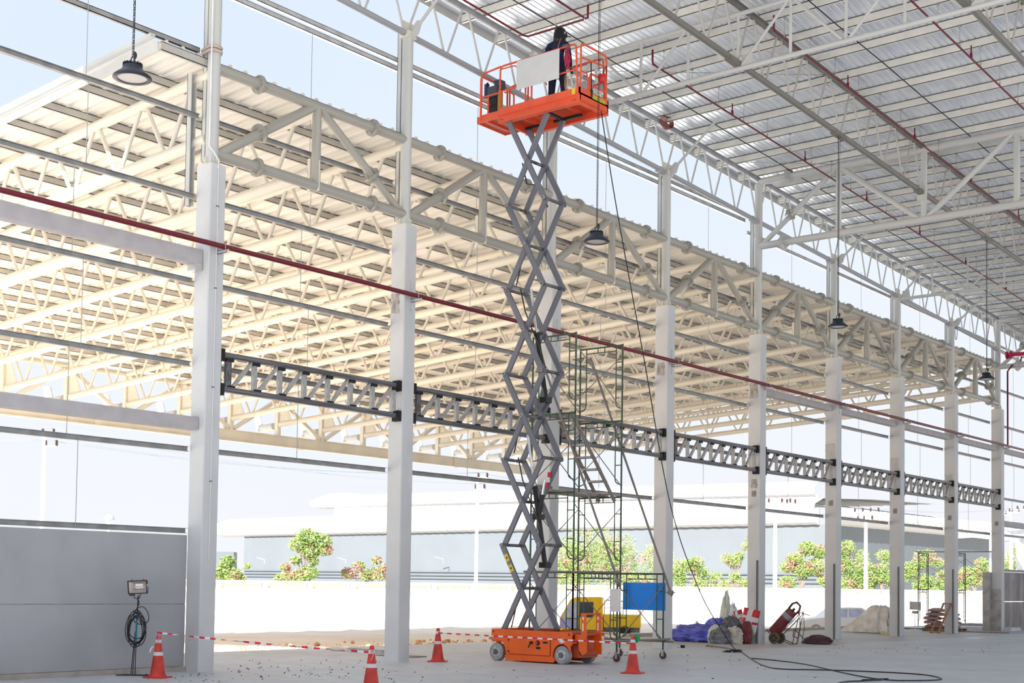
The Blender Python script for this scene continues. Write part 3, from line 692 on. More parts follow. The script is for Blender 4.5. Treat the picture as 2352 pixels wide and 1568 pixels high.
# door panel with controls
dz = mat('panel_gap', (.04, .01, .005), .8)
mb = MB().box(1.235, 2.35, NY-.064, NY-.058, .155, .515); build('door_panel', mb, dz, sl)
dp = build('door', MB().box(1.245, 2.34, NY-.072, NY-.06, .165, .505), ORNG, sl)
mb = MB().box(1.21, 1.25, NY-.08, NY-.06, .44, .47).box(1.21, 1.25, NY-.08, NY-.06, .20, .23); build('hinge', mb, BLACK, sl)
build('ground_control_lever', MB().cyl((1.86, NY-.07, .42), (1.86, NY-.12, .42), .03, 12).tube([(1.86, NY-.12, .42), (1.85, NY-.15, .36), (1.83, NY-.15, .32)], .014, 8), BLACK, sl, smooth=50)
mb = MB().cyl((2.02, NY-.07, .42), (2.02, NY-.085, .42), .052, 20); build('stop_button_surround', mb, BLACK, sl)
build('stop_button', MB().cyl((2.02, NY-.085, .42), (2.02, NY-.12, .42), .03, 16), REDB, sl, 'red stop button')
build('door_latch', MB().box(2.16, 2.28, NY-.08, NY-.07, .415, .455), BLACK, sl); build('gauge', MB().box(1.98, 2.09, NY-.08, NY-.07, .29, .34), BLACK, sl)
mb = MB().box(2.58, 2.71, NY-.066, NY-.059, .455, .53).box(2.62, 2.66, NY-.066, NY-.059, .435, .455); build('sticker', mb, WHITE, sl)
for x in (.80, 2.83): build('lifting_eye', MB().cyl((x, NY-.061, .62), (x, NY-.066, .62), .02, 12), BLACK, sl)
# wheels
for (x, yy, s_) in ((.88, NY+.0, -1), (2.64, NY+.0, -1), (2.64, FY+.0, 1), (.88, FY, 1)):
    c0 = V((x, yy, .19)); o_ = s_*.06
    mb = MB(); ax = Matrix.Translation(c0) @ Matrix.Rotation(PI/2, 4, 'X')
    mb.lathe([(.13, -.07), (.175, -.07), (.188, -.055), (.188, .055), (.175, .07), (.13, .07)], (0, 0, 0), 28, ax)
    for k in range(28):
        a = k*PI/14; mb.box(-.006, .006, -.05, .05, .186, .194, Matrix.Translation(c0) @ Matrix.Rotation(a, 4, 'Y'))
    w = build('wheel', mb, TYREG if x > 0 else RUBB, sl, smooth=40)
    mb = MB().lathe([(.001, .0), (.132, .0), (.132, .012), (.10, .03), (.001, .03)], (0, 0, 0), 24, Matrix.Translation(c0+V((0, s_*.045, 0))) @ Matrix.Rotation(-s_*-PI/2 if s_ > 0 else PI/2, 4, 'X')); build('rim', mb, mat('pale_grey_rim', (.60, .61, .62), .5), w, smooth=30)
    mb = MB().cyl(c0+V((0, s_*.05, 0)), c0+V((0, s_*.095, 0)), .062, 16); mb.cyl(c0+V((0, s_*.09, 0)), c0+V((0, s_*.105, 0)), .03, 12)
    for k in range(5): a = k*2*PI/5; mb.cyl(c0+V((.095*math.cos(a), s_*.06, .095*math.sin(a))), c0+V((.095*math.cos(a), s_*.085, .095*math.sin(a))), .009, 6)
    build('hub', mb, mat('dark_hub', (.16, .16, .17), .5), w)
build('steering_yoke', MB().tube([(.76, NY-.04, .40), (.80, NY-.045, .42), (.88, NY-.045, .43), (.96, NY-.045, .42), (1.0, NY-.04, .39)], .014, 6).box(.84, .90, NY-.03, NY+.1, .38, .56), ORNG, sl)
# folding ladder plates on the end
for yy, nm in ((NY+.05, 0), (NY+.58, 1)):
    mb = MB().prism([(3.0, .55), (3.06, .62), (3.05, 1.07), (3.17, 1.07), (3.19, .62), (3.20, .26), (3.10, .20), (3.0, .32)], yy-.012, yy+.012, ax=1); mb.box(2.9, 3.1, yy-.01, yy+.01, .5, .62)
    build('ladder_plate', mb, ORNG, sl)
    build('sticker', MB().box(3.09, 3.13, yy-.016, yy-.012, .93, .99).box(3.09, 3.125, yy-.016, yy-.012, .70, .86), WHITE, sl)
bar('ladder_rung', (3.11, NY+.05, 1.05), (3.11, NY+.58, 1.05), .018, ORNG, sl); bar('ladder_rung', (3.1, NY+.05, .62), (3.1, NY+.58, .62), .02, DKO, sl)
# scissor arms
XL, XM, XR = .845, 1.355, 1.865; DZ = 1.8625; ZC0 = 1.557; H = DZ/2
pl = [22.56, 22.63, 23.20, 23.27]
for k in range(6):
    zc = ZC0+k*DZ; zl, zh = zc-H, zc+H; f = 1.0
    if k == 0: zl = .66; 
    t = (zc-zl)/H; xa, xb = XM-(XM-XL)*t, XM+(XR-XM)*t
    for yy, sgn in ((pl[0], 1), (pl[3], 1), (pl[1], -1), (pl[2], -1)):
        a, b = ((XL, yy, zh), (xb, yy, zl)) if sgn > 0 else ((xa, yy, zl), (XR, yy, zh))
        sbar('scissor_arm', a, b, .118, .052, ARM, sl, up=(0, 1, 0))
    for (x, z) in (((XL, zh), (XR, zh), (XM, zc)) if k < 5 else ((XM, zc),)):
        mb = MB().cyl((x, 22.50, z), (x, 23.32, z), .026, 10); mb.cyl((x, 22.58, z), (x, 23.26, z), .034, 10)
        build('cross_pin', mb, DARKS, sl, smooth=40)
        for yy in (22.515, 23.31): build('pin_collar', MB().cyl((x, yy-.012, z), (x, yy+.012, z), .042, 14), GREYS, sl)
def cylinder(x0, z0, x1, z1, y=22.92, r=.055):
    a = V((x0, y, z0)); b = V((x1, y, z1)); m_ = a+(b-a)*.6
    mb = MB().cyl(a, m_, r, 14); mb.cyl(m_-(b-a)*.02, m_, r*1.15, 14); mb.box(-.09, .09, -.1, .1, -.06, .06, Matrix.Translation(a)); build('hydraulic_cylinder', mb, BLACK, sl, smooth=40)
    build('piston_rod', MB().cyl(m_, b, r*.55, 10), mat('chrome_rod', (.7, .7, .72), .2, metal=.9), sl, smooth=40)
cylinder(1.74, 2.06, 1.22, 4.9); cylinder(1.70, 5.62, 1.25, 8.1); cylinder(1.55, 3.1, 1.7, 3.9)
mb = MB().prism([(1.66, 5.9), (1.74, 5.55), (1.58, 5.35), (1.5, 5.5)], 22.84, 22.87, ax=1); mb.prism([(1.66, 5.9), (1.74, 5.55), (1.58, 5.35), (1.5, 5.5)], 22.98, 23.01, ax=1); build('cylinder_bracket', mb, ARM, sl)
for k, (zz0, zz1) in enumerate(((.7, 2.5), (2.6, 4.4), (4.5, 6.2), (6.3, 8.1), (8.2, 10.0), (9.8, 10.9))):
    s_ = 1 if k % 2 else -1
    build('hose', MB().tube([(XM+s_*.42, 22.8, zz0), (XM+s_*.28, 22.78, zz0+.45), (XM+s_*.05, 22.76, (zz0+zz1)/2), (XM-s_*.15, 22.78, zz1-.5), (XM-s_*.30, 22.8, zz1)], .014, 6), BLACK, sl, smooth=60)
YEL = mat('yellow_sticker', (.85, .62, .03), .5, var=.04)
def on_arm(t0, t1, zc=ZC0): return (XL+(XM-XL)*t0, zc+H-H*t0), (XL+(XM-XL)*t1, zc+H-H*t1)
for t0, t1 in ((.22, .38), (.46, .62)):
    (xa, za), (xb, zb_) = on_arm(t0, t1); sbar('warning_sticker', (xa, 22.53, za), (xb, 22.53, zb_), .09, .006, YEL, sl, up=(0, 1, 0))
    sbar('warning_print', V((xa, 22.526, za))+V((.03, 0, -.05)), V((xb, 22.526, zb_))-V((.03, 0, -.05)), .03, .004, BLACK, sl, up=(0, 1, 0))
tape_m = mat('red_white_tape_red', (.75, .03, .05), .5); 
for k, (zz, m_) in enumerate(((4.03, tape_m), (3.92, WHITE), (3.81, tape_m))):
    zz -= .0; build('tape_wrap', MB().box(1.60-.045*k, 1.70-.045*k, 23.15, 23.17, zz-.06, zz+.05), m_, sl)
# platform
PZ = 11.80; P = sl
Y0p, Y1p = 22.50, 23.55
mb = MB().box(.60, 2.82, Y0p+.02, Y1p-.02, 11.98, 12.02)
mb.box(.60, 2.82, Y0p, Y0p+.03, 11.97, 12.13).box(.60, 2.82, Y1p-.03, Y1p, 11.97, 12.13).box(2.79, 2.82, Y0p, Y1p, 11.86, 12.13)
mb.prism([(Y0p-.02, 11.975), (Y0p+.02, 11.955), (Y0p-.01, 11.80), (Y0p+.10, 11.79), (Y0p+.11, 11.80), (Y0p+.03, 11.83), (Y0p+.05, 11.99), (Y0p-.02, 11.99)], .60, 2.82)
mb.prism([(Y1p+.02, 11.975), (Y1p-.02, 11.955), (Y1p+.01, 11.80), (Y1p-.10, 11.79), (Y1p-.11, 11.80), (Y1p-.03, 11.83), (Y1p-.05, 11.99), (Y1p+.02, 11.99)], .60, 2.82)
mb.box(.60, .66, Y0p+.05, Y1p-.05, 11.82, 11.98).box(2.70, 2.79, Y0p, Y1p, 11.82, 11.98)
build('platform_deck', mb, ORNR, P)
mb = MB().box(-.02, .62, Y0p+.05, Y1p-.05, 11.96, 11.99); mb.box(-.04, .62, Y0p+.03, Y0p+.05, 11.93, 12.07).box(-.04, .62, Y1p-.05, Y1p-.03, 11.93, 12.07).box(-.05, -.03, Y0p+.03, Y1p-.03, 11.93, 12.09)
mb.box(.2, .24, Y0p+.1, Y1p-.1, 11.92, 11.96); build('extension_deck', mb, ORNR, P)
for b_ in ((1.6, 2.35, 22.60, 22.66, 11.80, 11.86), (1.6, 2.35, 23.19, 23.25, 11.80, 11.86), (.8, 1.2, 22.60, 22.66, 11.80, 11.86), (.8, 1.2, 23.19, 23.25, 11.80, 11.86), (1.82, 1.9, 22.6, 23.25, 11.79, 11.84)): build('sliding_track', MB().box(*b_), BLACK, P)
build('deck_joist', MB().box(1.0, 1.05, Y0p+.1, Y1p-.1, 11.9, 11.98), ORNR, P); build('deck_joist', MB().box(2.2, 2.25, Y0p+.1, Y1p-.1, 11.9, 11.98), ORNR, P)
def rail(name, pts, r=.021):
    out = []
    pts = [V(p) for p in pts]
    for i, p in enumerate(pts):
        if 0 < i < len(pts)-1:
            a = (pts[i-1]-p); b = (pts[i+1]-p); q = min(.09, a.length*.4, b.length*.4); a.normalize(); b.normalize()
            for t in (0, .33, .67, 1): out.append(p + a*q*(1-t)**2 + b*q*t**2)
        else: out.append(p)
    return build(name, MB().tube(out, r, 10), ORNR, P, smooth=60)
TZ = 13.07
for yy, nm in ((Y0p+.03, 'near'), (Y1p-.03, 'far')):
    rail('guard_rail', [(.06, yy, 11.98), (.07, yy, TZ-.04), (.62, yy, TZ+.01)]); rail('guard_rail', [(.60, yy, 11.98), (.61, yy, TZ+.01), (2.69, yy, TZ+.02), (2.74, yy, 12.05)])
    bar('mid_rail', (.07, yy, 12.50), (.60, yy, 12.50), .018, ORNR, P); bar('mid_rail', (.60, yy, 12.52), (2.72, yy, 12.54), .018, ORNR, P)
    rail('rail_brace', [(.61, yy, TZ-.05), (1.05, yy, TZ-.06), (1.14, yy, TZ-.22)], .014)
    for xx in (1.33, 1.50) if yy < 23 else (.95, 1.9): bar('rail_post', (xx, yy, 12.1), (xx, yy, 12.53), .02, ORNR, P)
    build('toe_board', MB().box(.08, .6, yy-.005, yy+.005, 12.06, 12.1), ORNR, P)
rail('end_rail', [(2.80, Y0p+.06, 12.0), (2.80, Y0p+.06, TZ+.02), (2.80, Y1p-.06, TZ+.02), (2.80, Y1p-.06, 12.0)])
rail('end_rail', [(2.80, Y0p+.06, 12.50), (2.80, Y0p+.30, 12.50), (2.80, Y0p+.34, 12.13)]); rail('end_rail', [(2.79, Y0p+.40, 12.13), (2.79, Y0p+.40, 12.55), (2.79, Y1p-.1, 12.55)])
bar('end_rail', (2.79, Y0p+.42, 12.3), (2.79, Y1p-.08, 12.3), .02, ORNR, P); bar('mid_rail', (2.82, Y0p+.10, 12.78), (2.82, Y1p-.08, 12.84), .02, ORNR, P)
rail('end_rail', [(.02, Y0p+.06, 12.0), (.02, Y0p+.06, TZ-.06), (.02, Y1p-.06, TZ-.06), (.02, Y1p-.06, 12.0)]); bar('mid_rail', (.02, Y0p+.06, 12.46), (.02, Y1p-.06, 12.46), .018, ORNR, P)
bar('rail_post', (.25, Y0p+.05, 12.0), (.25, Y0p+.05, 12.48), .02, ORNR, P); rail('rail_brace', [(.62, Y0p+.5, 12.1), (.62, Y0p+.5, 12.62), (.35, Y0p+.5, 12.7)], .02)
mb = MB().box(2.825, 2.835, Y0p+.45, Y1p-.14, 12.0, 12.09); build('caution_sticker', mb, mat('olive_yellow_label', (.45, .42, .05), .5), P)
build('caution_sticker', MB().box(2.62, 2.71, Y0p-.008, Y0p-.001, 12.0, 12.13), YEL, P)
for xx in (2.66, 2.72): build('bolt_hole', MB().cyl((xx, Y0p-.025, 11.87), (xx, Y0p-.03, 11.87), .012, 8), BLACK, P)
for xx in (.68, .74): build('bolt_hole', MB().cyl((xx, Y0p-.025, 11.86), (xx, Y0p-.03, 11.86), .012, 8), BLACK, P)
# controller hung on the end rail
mb = MB().lathe([(.03, 0), (.085, .05), (.095, .14), (.09, .2)], (2.83, 23.30, 12.42), 14); build('control_box', mb, mat('controller_red', (.65, .03, .02), .4), P, 'red control box', smooth=50)
build('control_lever', MB().tube([(2.83, 23.30, 12.6), (2.84, 23.33, 12.72), (2.86, 23.42, 12.84)], .01, 6).tube([(2.83, 23.27, 12.6), (2.82, 23.22, 12.66), (2.80, 23.2, 12.62)], .01, 6).tube([(2.84, 23.38, 12.6), (2.84, 23.43, 12.68), (2.84, 23.44, 12.8)], .008, 6), BLACK, P)
build('hanging_strap', MB().tube([(2.80, 22.92, 12.78), (2.81, 22.93, 12.4), (2.81, 22.93, 12.1)], .012, 6).box(2.79, 2.83, 22.90, 22.96, 12.03, 12.2), BLACK, P)

# things carried on the platform
bd = build('board', MB().box(1.13, 2.30, 22.455, 22.462, 12.415, 13.055), mat('blank_board_grey', (.66, .665, .67), .5, var=.02), origin=(1.7, 22.46, 12.415))
tag(bd, 'blank light grey board tied along the lift platform railing', 'board')
eq = root('equipment_case', (.10, 23.0, 11.99), 'upright black equipment case with a boxy head on the deck extension', 'case')
mb = MB().box(-.04, .20, 22.90, 23.12, 11.99, 12.80); build('body', mb, BLACK, eq)
build('head_box', MB().box(-.05, .22, 22.86, 23.05, 12.62, 12.86, None).box(.08, .24, 22.95, 23.15, 12.8, 13.02), mat('slate_plastic', (.06, .075, .11), .4), eq)
build('yellow_strap', MB().box(.205, .235, 22.92, 23.08, 12.1, 12.75), mat('faded_yellow', (.45, .36, .05), .6), eq)
build('hose', MB().tube([(-.03, 22.9, 12.9), (-.06, 22.88, 12.97), (-.12, 22.88, 12.95), (-.13, 22.9, 12.7)], .02, 8), BLACK, eq, smooth=60)
build('gas_valve', MB().box(-.14, -.07, 22.86, 22.95, 12.62, 12.95), mat('navy_plastic', (.03, .045, .12), .4), eq)
def lump(name, c, r, seed, amp=.25, freq=3, m=None, parent=None, n=22, flat=True, smooth=None, squeeze=None):
    mb = MB(); mb.ball((0, 0, 0), 1, n, n*2//3)
    out = []
    for p in mb.v:
        p = V(p); k = 1+amp*mnoise.noise(p*freq+V((seed, seed*2.3, 0)))+amp*.6*mnoise.noise(p*freq*2.7+V((seed, 1, 7)))
        q = V((p.x*r[0]*k, p.y*r[1]*k, p.z*r[2]*k))
        if squeeze: w = 1-squeeze*max(0, p.z); q.x *= w; q.y *= w
        if flat: q.z = max(q.z, -r[2]*.55)+r[2]*.55
        out.append(tuple(q+V(c)))
    mb.v = out
    return build(name, mb, m, parent, smooth=smooth, origin=c)
tag(lump('cloth_bag', (2.42, 23.25, 12.02), (.17, .12, .34), 3, .2, 2, mat('pale_blue_white_plastic', (.62, .66, .78), .4), smooth=180), 'pale plastic bag on the lift deck behind the welder', 'bag')
rg = build('rag', MB().prism([(2.44, 12.98), (2.48, 13.05), (2.53, 12.97), (2.57, 12.8), (2.56, 12.66), (2.53, 12.58), (2.50, 12.66), (2.47, 12.6), (2.43, 12.7), (2.42, 12.85)], 22.47, 22.50, ax=1), mat('crimson_cloth', (.38, .02, .06), .8, var=.3, scale=20), origin=(2.5, 22.48, 12.6)); tag(rg, 'crimson rag dangling from the platform top rail', 'rag')
tag(build('welding_clamp', MB().box(2.34, 2.52, 22.50, 22.56, 13.10, 13.13).cyl((2.5, 22.52, 13.0), (2.5, 22.52, 13.12), .022, 8), DARKS, origin=(2.4, 22.52, 13.1)), 'dark welding clamp gripping the platform top rail', 'clamp')
mb = MB()
for k in range(4): mb.tube([(2.36+.015*k+.03*math.cos(a), 22.62+.02*k, 12.36-.03*k+.17*math.sin(a)) for a in [j*PI/6 for j in range(12)]], .006, 5, closed=True)
tag(build('wire_coil', mb, mat('beige_wire', (.55, .42, .30), .6), origin=(2.36, 22.62, 12.4), smooth=60), 'loops of thin beige wire hanging behind the board edge', 'wire')

# ------------------------------------------------------------------ the welder
NAVY = mat('navy_overalls', (.01, .018, .055), .85, var=.3, scale=14); NAVYD = mat('dark_navy_trousers', (.014, .014, .04), .85, var=.3, scale=14)
GLOV = mat('brown_leather', (.10, .04, .03), .7); SKIN = mat('shadowed_skin', (.35, .2, .14), .6)
def skinned(name, verts, edges, rad, m, parent, root_i=0, sub=2):
    me = bpy.data.meshes.new(name); o = V(ROOTM[parent.name].translation)
    me.from_pydata([tuple(V(v)-o) for v in verts], edges, []); me.materials.append(m)
    ob = bpy.data.objects.new(name, me); COL.objects.link(ob); ob.parent = parent; ROOTM[ob.name] = Matrix.Translation(o)
    md = ob.modifiers.new('skin', 'SKIN'); 
    if not me.skin_vertices: me.skin_vertices.new() if hasattr(me.skin_vertices, 'new') else None
    sv = me.skin_vertices[0].data
    for i, r in enumerate(rad): sv[i].radius = (r, r) if not isinstance(r, tuple) else r; sv[i].use_root = (i == root_i)
    md.use_smooth_shade = True
    ss = ob.modifiers.new('sub', 'SUBSURF'); ss.levels = sub; ss.render_levels = sub
    return ob
px, py, pz = 1.88, 22.95, 11.99
pe = root('person', (px, py, pz), 'welder in navy overalls and black welding mask standing on the lift platform', 'person')
a = math.radians(20); R2 = Matrix.Rotation(a, 4, 'Z')
def pp(x, y, z): return tuple(V((px, py, pz)) + R2 @ V((x, y, z)))
# body: shoulders along local x, facing local +y (away from the camera), hips at .88
bv = [pp(0, 0, .92), pp(0, 0, 1.10), pp(0, .01, 1.28), pp(0, 0, 1.42), pp(0, 0, 1.50),
      pp(-.11, 0, .86), pp(-.13, .02, .48), pp(-.14, -.02, .08), pp(-.14, .10, .04),
      pp(.11, 0, .86), pp(.14, .03, .48), pp(.15, -.01, .08), pp(.16, .11, .04),
      pp(-.20, 0, 1.40), pp(-.27, -.02, 1.14), pp(-.26, .12, .93), pp(.20, 0, 1.40), pp(.27, -.03, 1.14), pp(.28, .06, .90)]
be = [(0, 1), (1, 2), (2, 3), (3, 4), (0, 5), (5, 6), (6, 7), (7, 8), (0, 9), (9, 10), (10, 11), (11, 12), (3, 13), (13, 14), (14, 15), (3, 16), (16, 17), (17, 18)]
br = [(.155, .12), (.15, .11), (.17, .12), (.13, .09), .06, .095, .07, .055, .045, .095, .07, .055, .045, .075, .058, .042, .075, .058, .042]
body = skinned('body', bv, be, br, NAVY, pe)
# trousers, a second sleeve over the legs
tv = [pp(0, 0, .96), pp(0, 0, .88), pp(-.11, 0, .80), pp(-.13, .02, .48), pp(-.14, -.02, .11), pp(.11, 0, .80), pp(.14, .03, .48), pp(.15, -.01, .11)]
skinned('trousers', tv, [(0, 1), (1, 2), (2, 3), (3, 4), (1, 5), (5, 6), (6, 7)], [(.168, .13), (.16, .13), .108, .082, .075, .108, .082, .075], NAVYD, pe)
for s_ in (-1, 1):
    bx = pp(s_*.145, .03, 0)
    mb = MB().prism([(-.09, 0), (.17, 0), (.17, .05), (.09, .085), (.03, .12), (-.08, .12)], -.048, .048, Matrix.Translation(bx) @ R2); build('boot', mb, BLACK, pe)
# head, ears and mask tilted over it
hd = MB().ball((0, 0, 0), .1, 16, 12, (.82, .98, 1.18)); Mh = Matrix.Translation(pp(.02, .02, 1.645)) @ Matrix.Rotation(a-.5, 4, 'Z') @ Matrix.Rotation(-.1, 4, 'X')
hd.ball((0, .1, -.02), .02, 8, 6, (.7, .9, 1.3)); hd.box(-.022, .022, .088, .1, -.066, -.058)
for s_ in (-1, 1): hd.ball((s_*.085, 0, -.005), .026, 8, 6, (.4, .8, 1.2)); hd.ball((s_*.034, .082, .01), .013, 8, 6)
hd.v = [tuple(Mh @ V(v)) for v in hd.v]; build('head', hd, SKIN, pe, smooth=180)
mk = MB(); prof = [(.02, .165), (.06, .16), (.095, .135), (.118, .08), (.125, 0), (.128, -.08), (.122, -.15), (.105, -.19)]
n = 24
for (r, z) in prof:
    for j in range(n):
        t = 2*PI*j/n; yy = math.sin(t)*r*1.12+.012; mk.v.append(tuple(Mh @ V((math.cos(t)*r*.92, yy+(.02 if yy > 0 else 0), z+.0))))
for i in range(len(prof)-1):
    for j in range(n): mk.f.append((i*n+j, i*n+(j+1) % n, (i+1)*n+(j+1) % n, (i+1)*n+j)); mk.mi.append(0)
mk.f.append(tuple(range(n-1, -1, -1))); mk.mi.append(0)
build('welding_mask', mk, mat('glossy_black_mask', (.008, .009, .010), .3), pe, 'black welding mask', smooth=60)
mb = MB().box(-.06, .06, .15, .19, -.02, .06, Mh).box(-.07, .07, .14, .16, -.035, .075, Mh); mb.tube([Mh @ V((.1, .1, .0)), Mh @ V((.14, .14, -.03)), Mh @ V((.17, .2, -.03))], .012, 6)
build('mask_visor', mb, BLACK, pe); build('mask_glint', MB().box(.112, .125, .03, .07, .0, .04, Mh), GALV, pe)
build('neck_cloth', MB().lathe([(.085, -.24), (.095, -.14), (.1, -.06)], (0, 0, 0), 14, Mh), BLACK, pe, smooth=60)
def hand(wrist, d, side_v, name='hand'):
    w = V(wrist); d = V(d).normalized(); sv = V(side_v); sv = (sv-d*sv.dot(d)).normalized(); nn = d.cross(sv)
    V_, E_, R_ = [w, w+d*.04, w+d*.085], [(0, 1), (1, 2)], [(.026, .022), (.036, .018), (.034, .016)]
    for k, L in enumerate((.065, .075, .07, .055)):
        b = w+d*.088+sv*(.027-.018*k); i = len(V_); V_ += [b, b+d*L*.5+nn*.006, b+d*L*.8+nn*.03]; E_ += [(2, i), (i, i+1), (i+1, i+2)]; R_ += [.0095, .009, .0075]
    b = w+d*.03+sv*.035; i = len(V_); V_ += [b, b+d*.03+sv*.018+nn*.01, b+d*.055+sv*.015+nn*.03]; E_ += [(1, i), (i, i+1), (i+1, i+2)]; R_ += [.012, .011, .009]
    skinned(name, V_, E_, R_, GLOV, pe, sub=1)
hand(pp(.28, .07, .90), (.05, .25, -1), (-1, .2, 0), 'gloved_hand'); hand(pp(-.26, .13, .93), (.3, 1, -.2), (1, 0, .2), 'gloved_hand')
build('shoulder_strap', MB().tube([pp(.06, .10, 1.50), pp(.08, .03, 1.535), pp(.09, -.06, 1.52), pp(.07, -.12, 1.40), pp(.02, -.135, 1.2)], .014, 6), mat('tan_strap', (.35, .13, .07), .7), pe, smooth=60)

# ------------------------------------------------------------------ rolling scaffold tower
FX = [.44, 1.66, 2.85]; FY_ = [24.05, 25.88]; ZL = [.16, 1.92, 3.70, 5.48, 7.26]
st = root('scaffold_tower', (1.66, 25, 0), 'green rolling tube scaffold tower standing behind the scissor lift', 'scaffold')
def sframe(par, xa, ya, xb, yb, z0, z1, m=GREENS, r=.021, inset=.18, loops=True):
    a = V((xa, ya, 0)); b = V((xb, yb, 0)); d = (b-a).normalized(); h = z1-z0
    P_ = lambda t, z: tuple(a+d*t+V((0, 0, z))); W = (b-a).length
    bar('scaffold_post', P_(0, z0), P_(0, z1+.03), r, m, par, 8); bar('scaffold_post', P_(W, z0), P_(W, z1+.03), r, m, par, 8)
    mb = MB().cyl(P_(0, z1), P_(W, z1), r, 8)
    if loops:
        rr = .10
        for t0, s_ in ((0, 1), (W, -1)):
            ti = t0+s_*inset
            pts = [P_(ti, z1), P_(ti, z0+.42)] + [P_(ti-s_*(inset-.03)*(1-math.cos(q)), z0+.42-.12*math.sin(q)) for q in (.5, 1.0, 1.4)] + [P_(t0, z0+.29)]
            mb.tube(pts, r*.62, 6)
            for zz in (z0+.42*h+.0, z0+.78*h): mb.cyl(P_(t0, zz), P_(ti, zz), r*.6, 6)
        mb.cyl(P_(inset, z1-.12), P_(W-inset, z1-.12), r*.62, 6)
        for t in (W*.42, W*.58): mb.cyl(P_(t, z1-.12), P_(t, z1), r*.6, 6)
    build('scaffold_frame', mb, m, par, smooth=50)
for y in FY_:
    sframe(st, FX[0], y, FX[1], y, ZL[0], ZL[1]); sframe(st, FX[1], y, FX[2], y, ZL[0], ZL[1])
    for k in (1, 2, 3): sframe(st, FX[0], y, FX[1], y, ZL[k], ZL[k+1])
def xbrace(par, x, z0, z1, ya=FY_[0], yb=FY_[1], m=RUST, r=.011):
    bar('cross_brace', (x, ya, z0+.25), (x, yb, z1-.25), r, m, par, 6); bar('cross_brace', (x, yb, z0+.25), (x, ya, z1-.25), r, m, par, 6)
for k in range(4):
    for x in FX[:2]: xbrace(st, x, ZL[k], ZL[k+1])
xbrace(st, FX[2], ZL[0], ZL[1])
for y in FY_:
    for x in FX:
        c_ = build('caster', MB().cyl((x, y-.018, .085), (x, y+.018, .085), .085, 18).cyl((x, y-.024, .085), (x, y+.024, .085), .03, 10), mat('brown_caster_wheel', (.13, .08, .06), .6), st)
        build('caster_fork', MB().box(x-.03, x+.03, y-.035, y-.025, .07, .2).box(x-.03, x+.03, y+.025, y+.035, .07, .2).box(x-.04, x+.04, y-.045, y+.045, .19, .21).cyl((x, y, .2), (x, y, .55), .016, 8), GALV, c_)
for (a, b) in (((.1, 24.0, .42), (3.15, 24.0, .42)), ((1.2, 25.93, .40), (3.1, 25.93, .40)), ((2.9, 23.9, .45), (2.9, 26.1, .45)), ((.3, 24.0, 1.93), (2.9, 24.02, 1.93))):
    bar('tie_tube', a, b, .024, RUST, st, 8)
for k, (x0, x1) in enumerate(((.46, .80), (.84, 1.20))):
    build('deck_plank', MB().box(x0, x1, FY_[0]-.25, FY_[1]+.15, ZL[2]+.03, ZL[2]+.07), mat('weathered_plank', (.34, .29, .27), .8, var=.2, scale=5, stretch=(8, 1, 1)), st)
    build('deck_plank', MB().box(x0, x1-.05, FY_[0], FY_[1], ZL[3]+.03, ZL[3]+.07) if k == 0 else MB().box(.5, .7, 24.0, 24.5, ZL[2]+.07, ZL[2]+.2), MATS['weathered_plank'], st)
# stair inside the third lift
sr = [(x, 24.1, 5.50) for x in (1.08, 1.52)], [(x, 25.82, 3.60) for x in (1.08, 1.52)]
for a, b in zip(*sr): sbar('stair_stringer', a, b, .09, .03, RUST, st, up=(1, 0, 0))
for k in range(7):
    t = (k+.6)/7.3; y = 24.1+1.72*t; z = 5.50-1.90*t
    build('stair_tread', MB().box(1.09, 1.51, y-.11, y+.11, z-.02, z+.02), GREYS, st)
def prop(a, b, label):
    c = root('raking_prop', b, label, 'prop', 'long slanting props of the scaffold')
    bar('prop_tube', a, b, .026, mat('grey_brown_tube', (.24, .21, .20), .5, metal=.3, var=.15), c, 10)
    m_ = V(a)+(V(b)-V(a))*.985; build('clamp', MB().box(-.05, .05, -.05, .05, -.05, .05, Matrix.Translation(m_)).cyl(m_+V((-.12, 0, 0)), m_+V((.12, 0, 0)), .012, 6), RUST, c)
prop((.62, 24.0, 7.0), (2.90, 24.05, 1.66), 'long slanting tube propping the scaffold, nearer the lift mast')
prop((.72, 25.9, 7.05), (3.0, 26.0, 1.42), 'long slanting tube propping the scaffold, ending beside the blue panel')
bp_ = build('blue_sheet', MB().box(1.70, 2.86, 25.94, 25.955, 1.09, 1.72), mat('bright_blue_sheet', (.0, .26, .92), .4, var=.03), origin=(2.3, 25.94, 1.09)); tag(bp_, 'bright blue sheet fastened to the back scaffold frame', 'sheet')
wp_ = root('sign_board', (2.85, 23.98, 1.1), 'small blank white board hung on the scaffold post', 'board')
build('face', MB().box(2.72, 2.98, 23.965, 23.975, 1.08, 1.57), WHITE, wp_); build('edge', MB().box(2.975, 2.99, 23.96, 23.985, 1.08, 1.57), GALV, wp_)

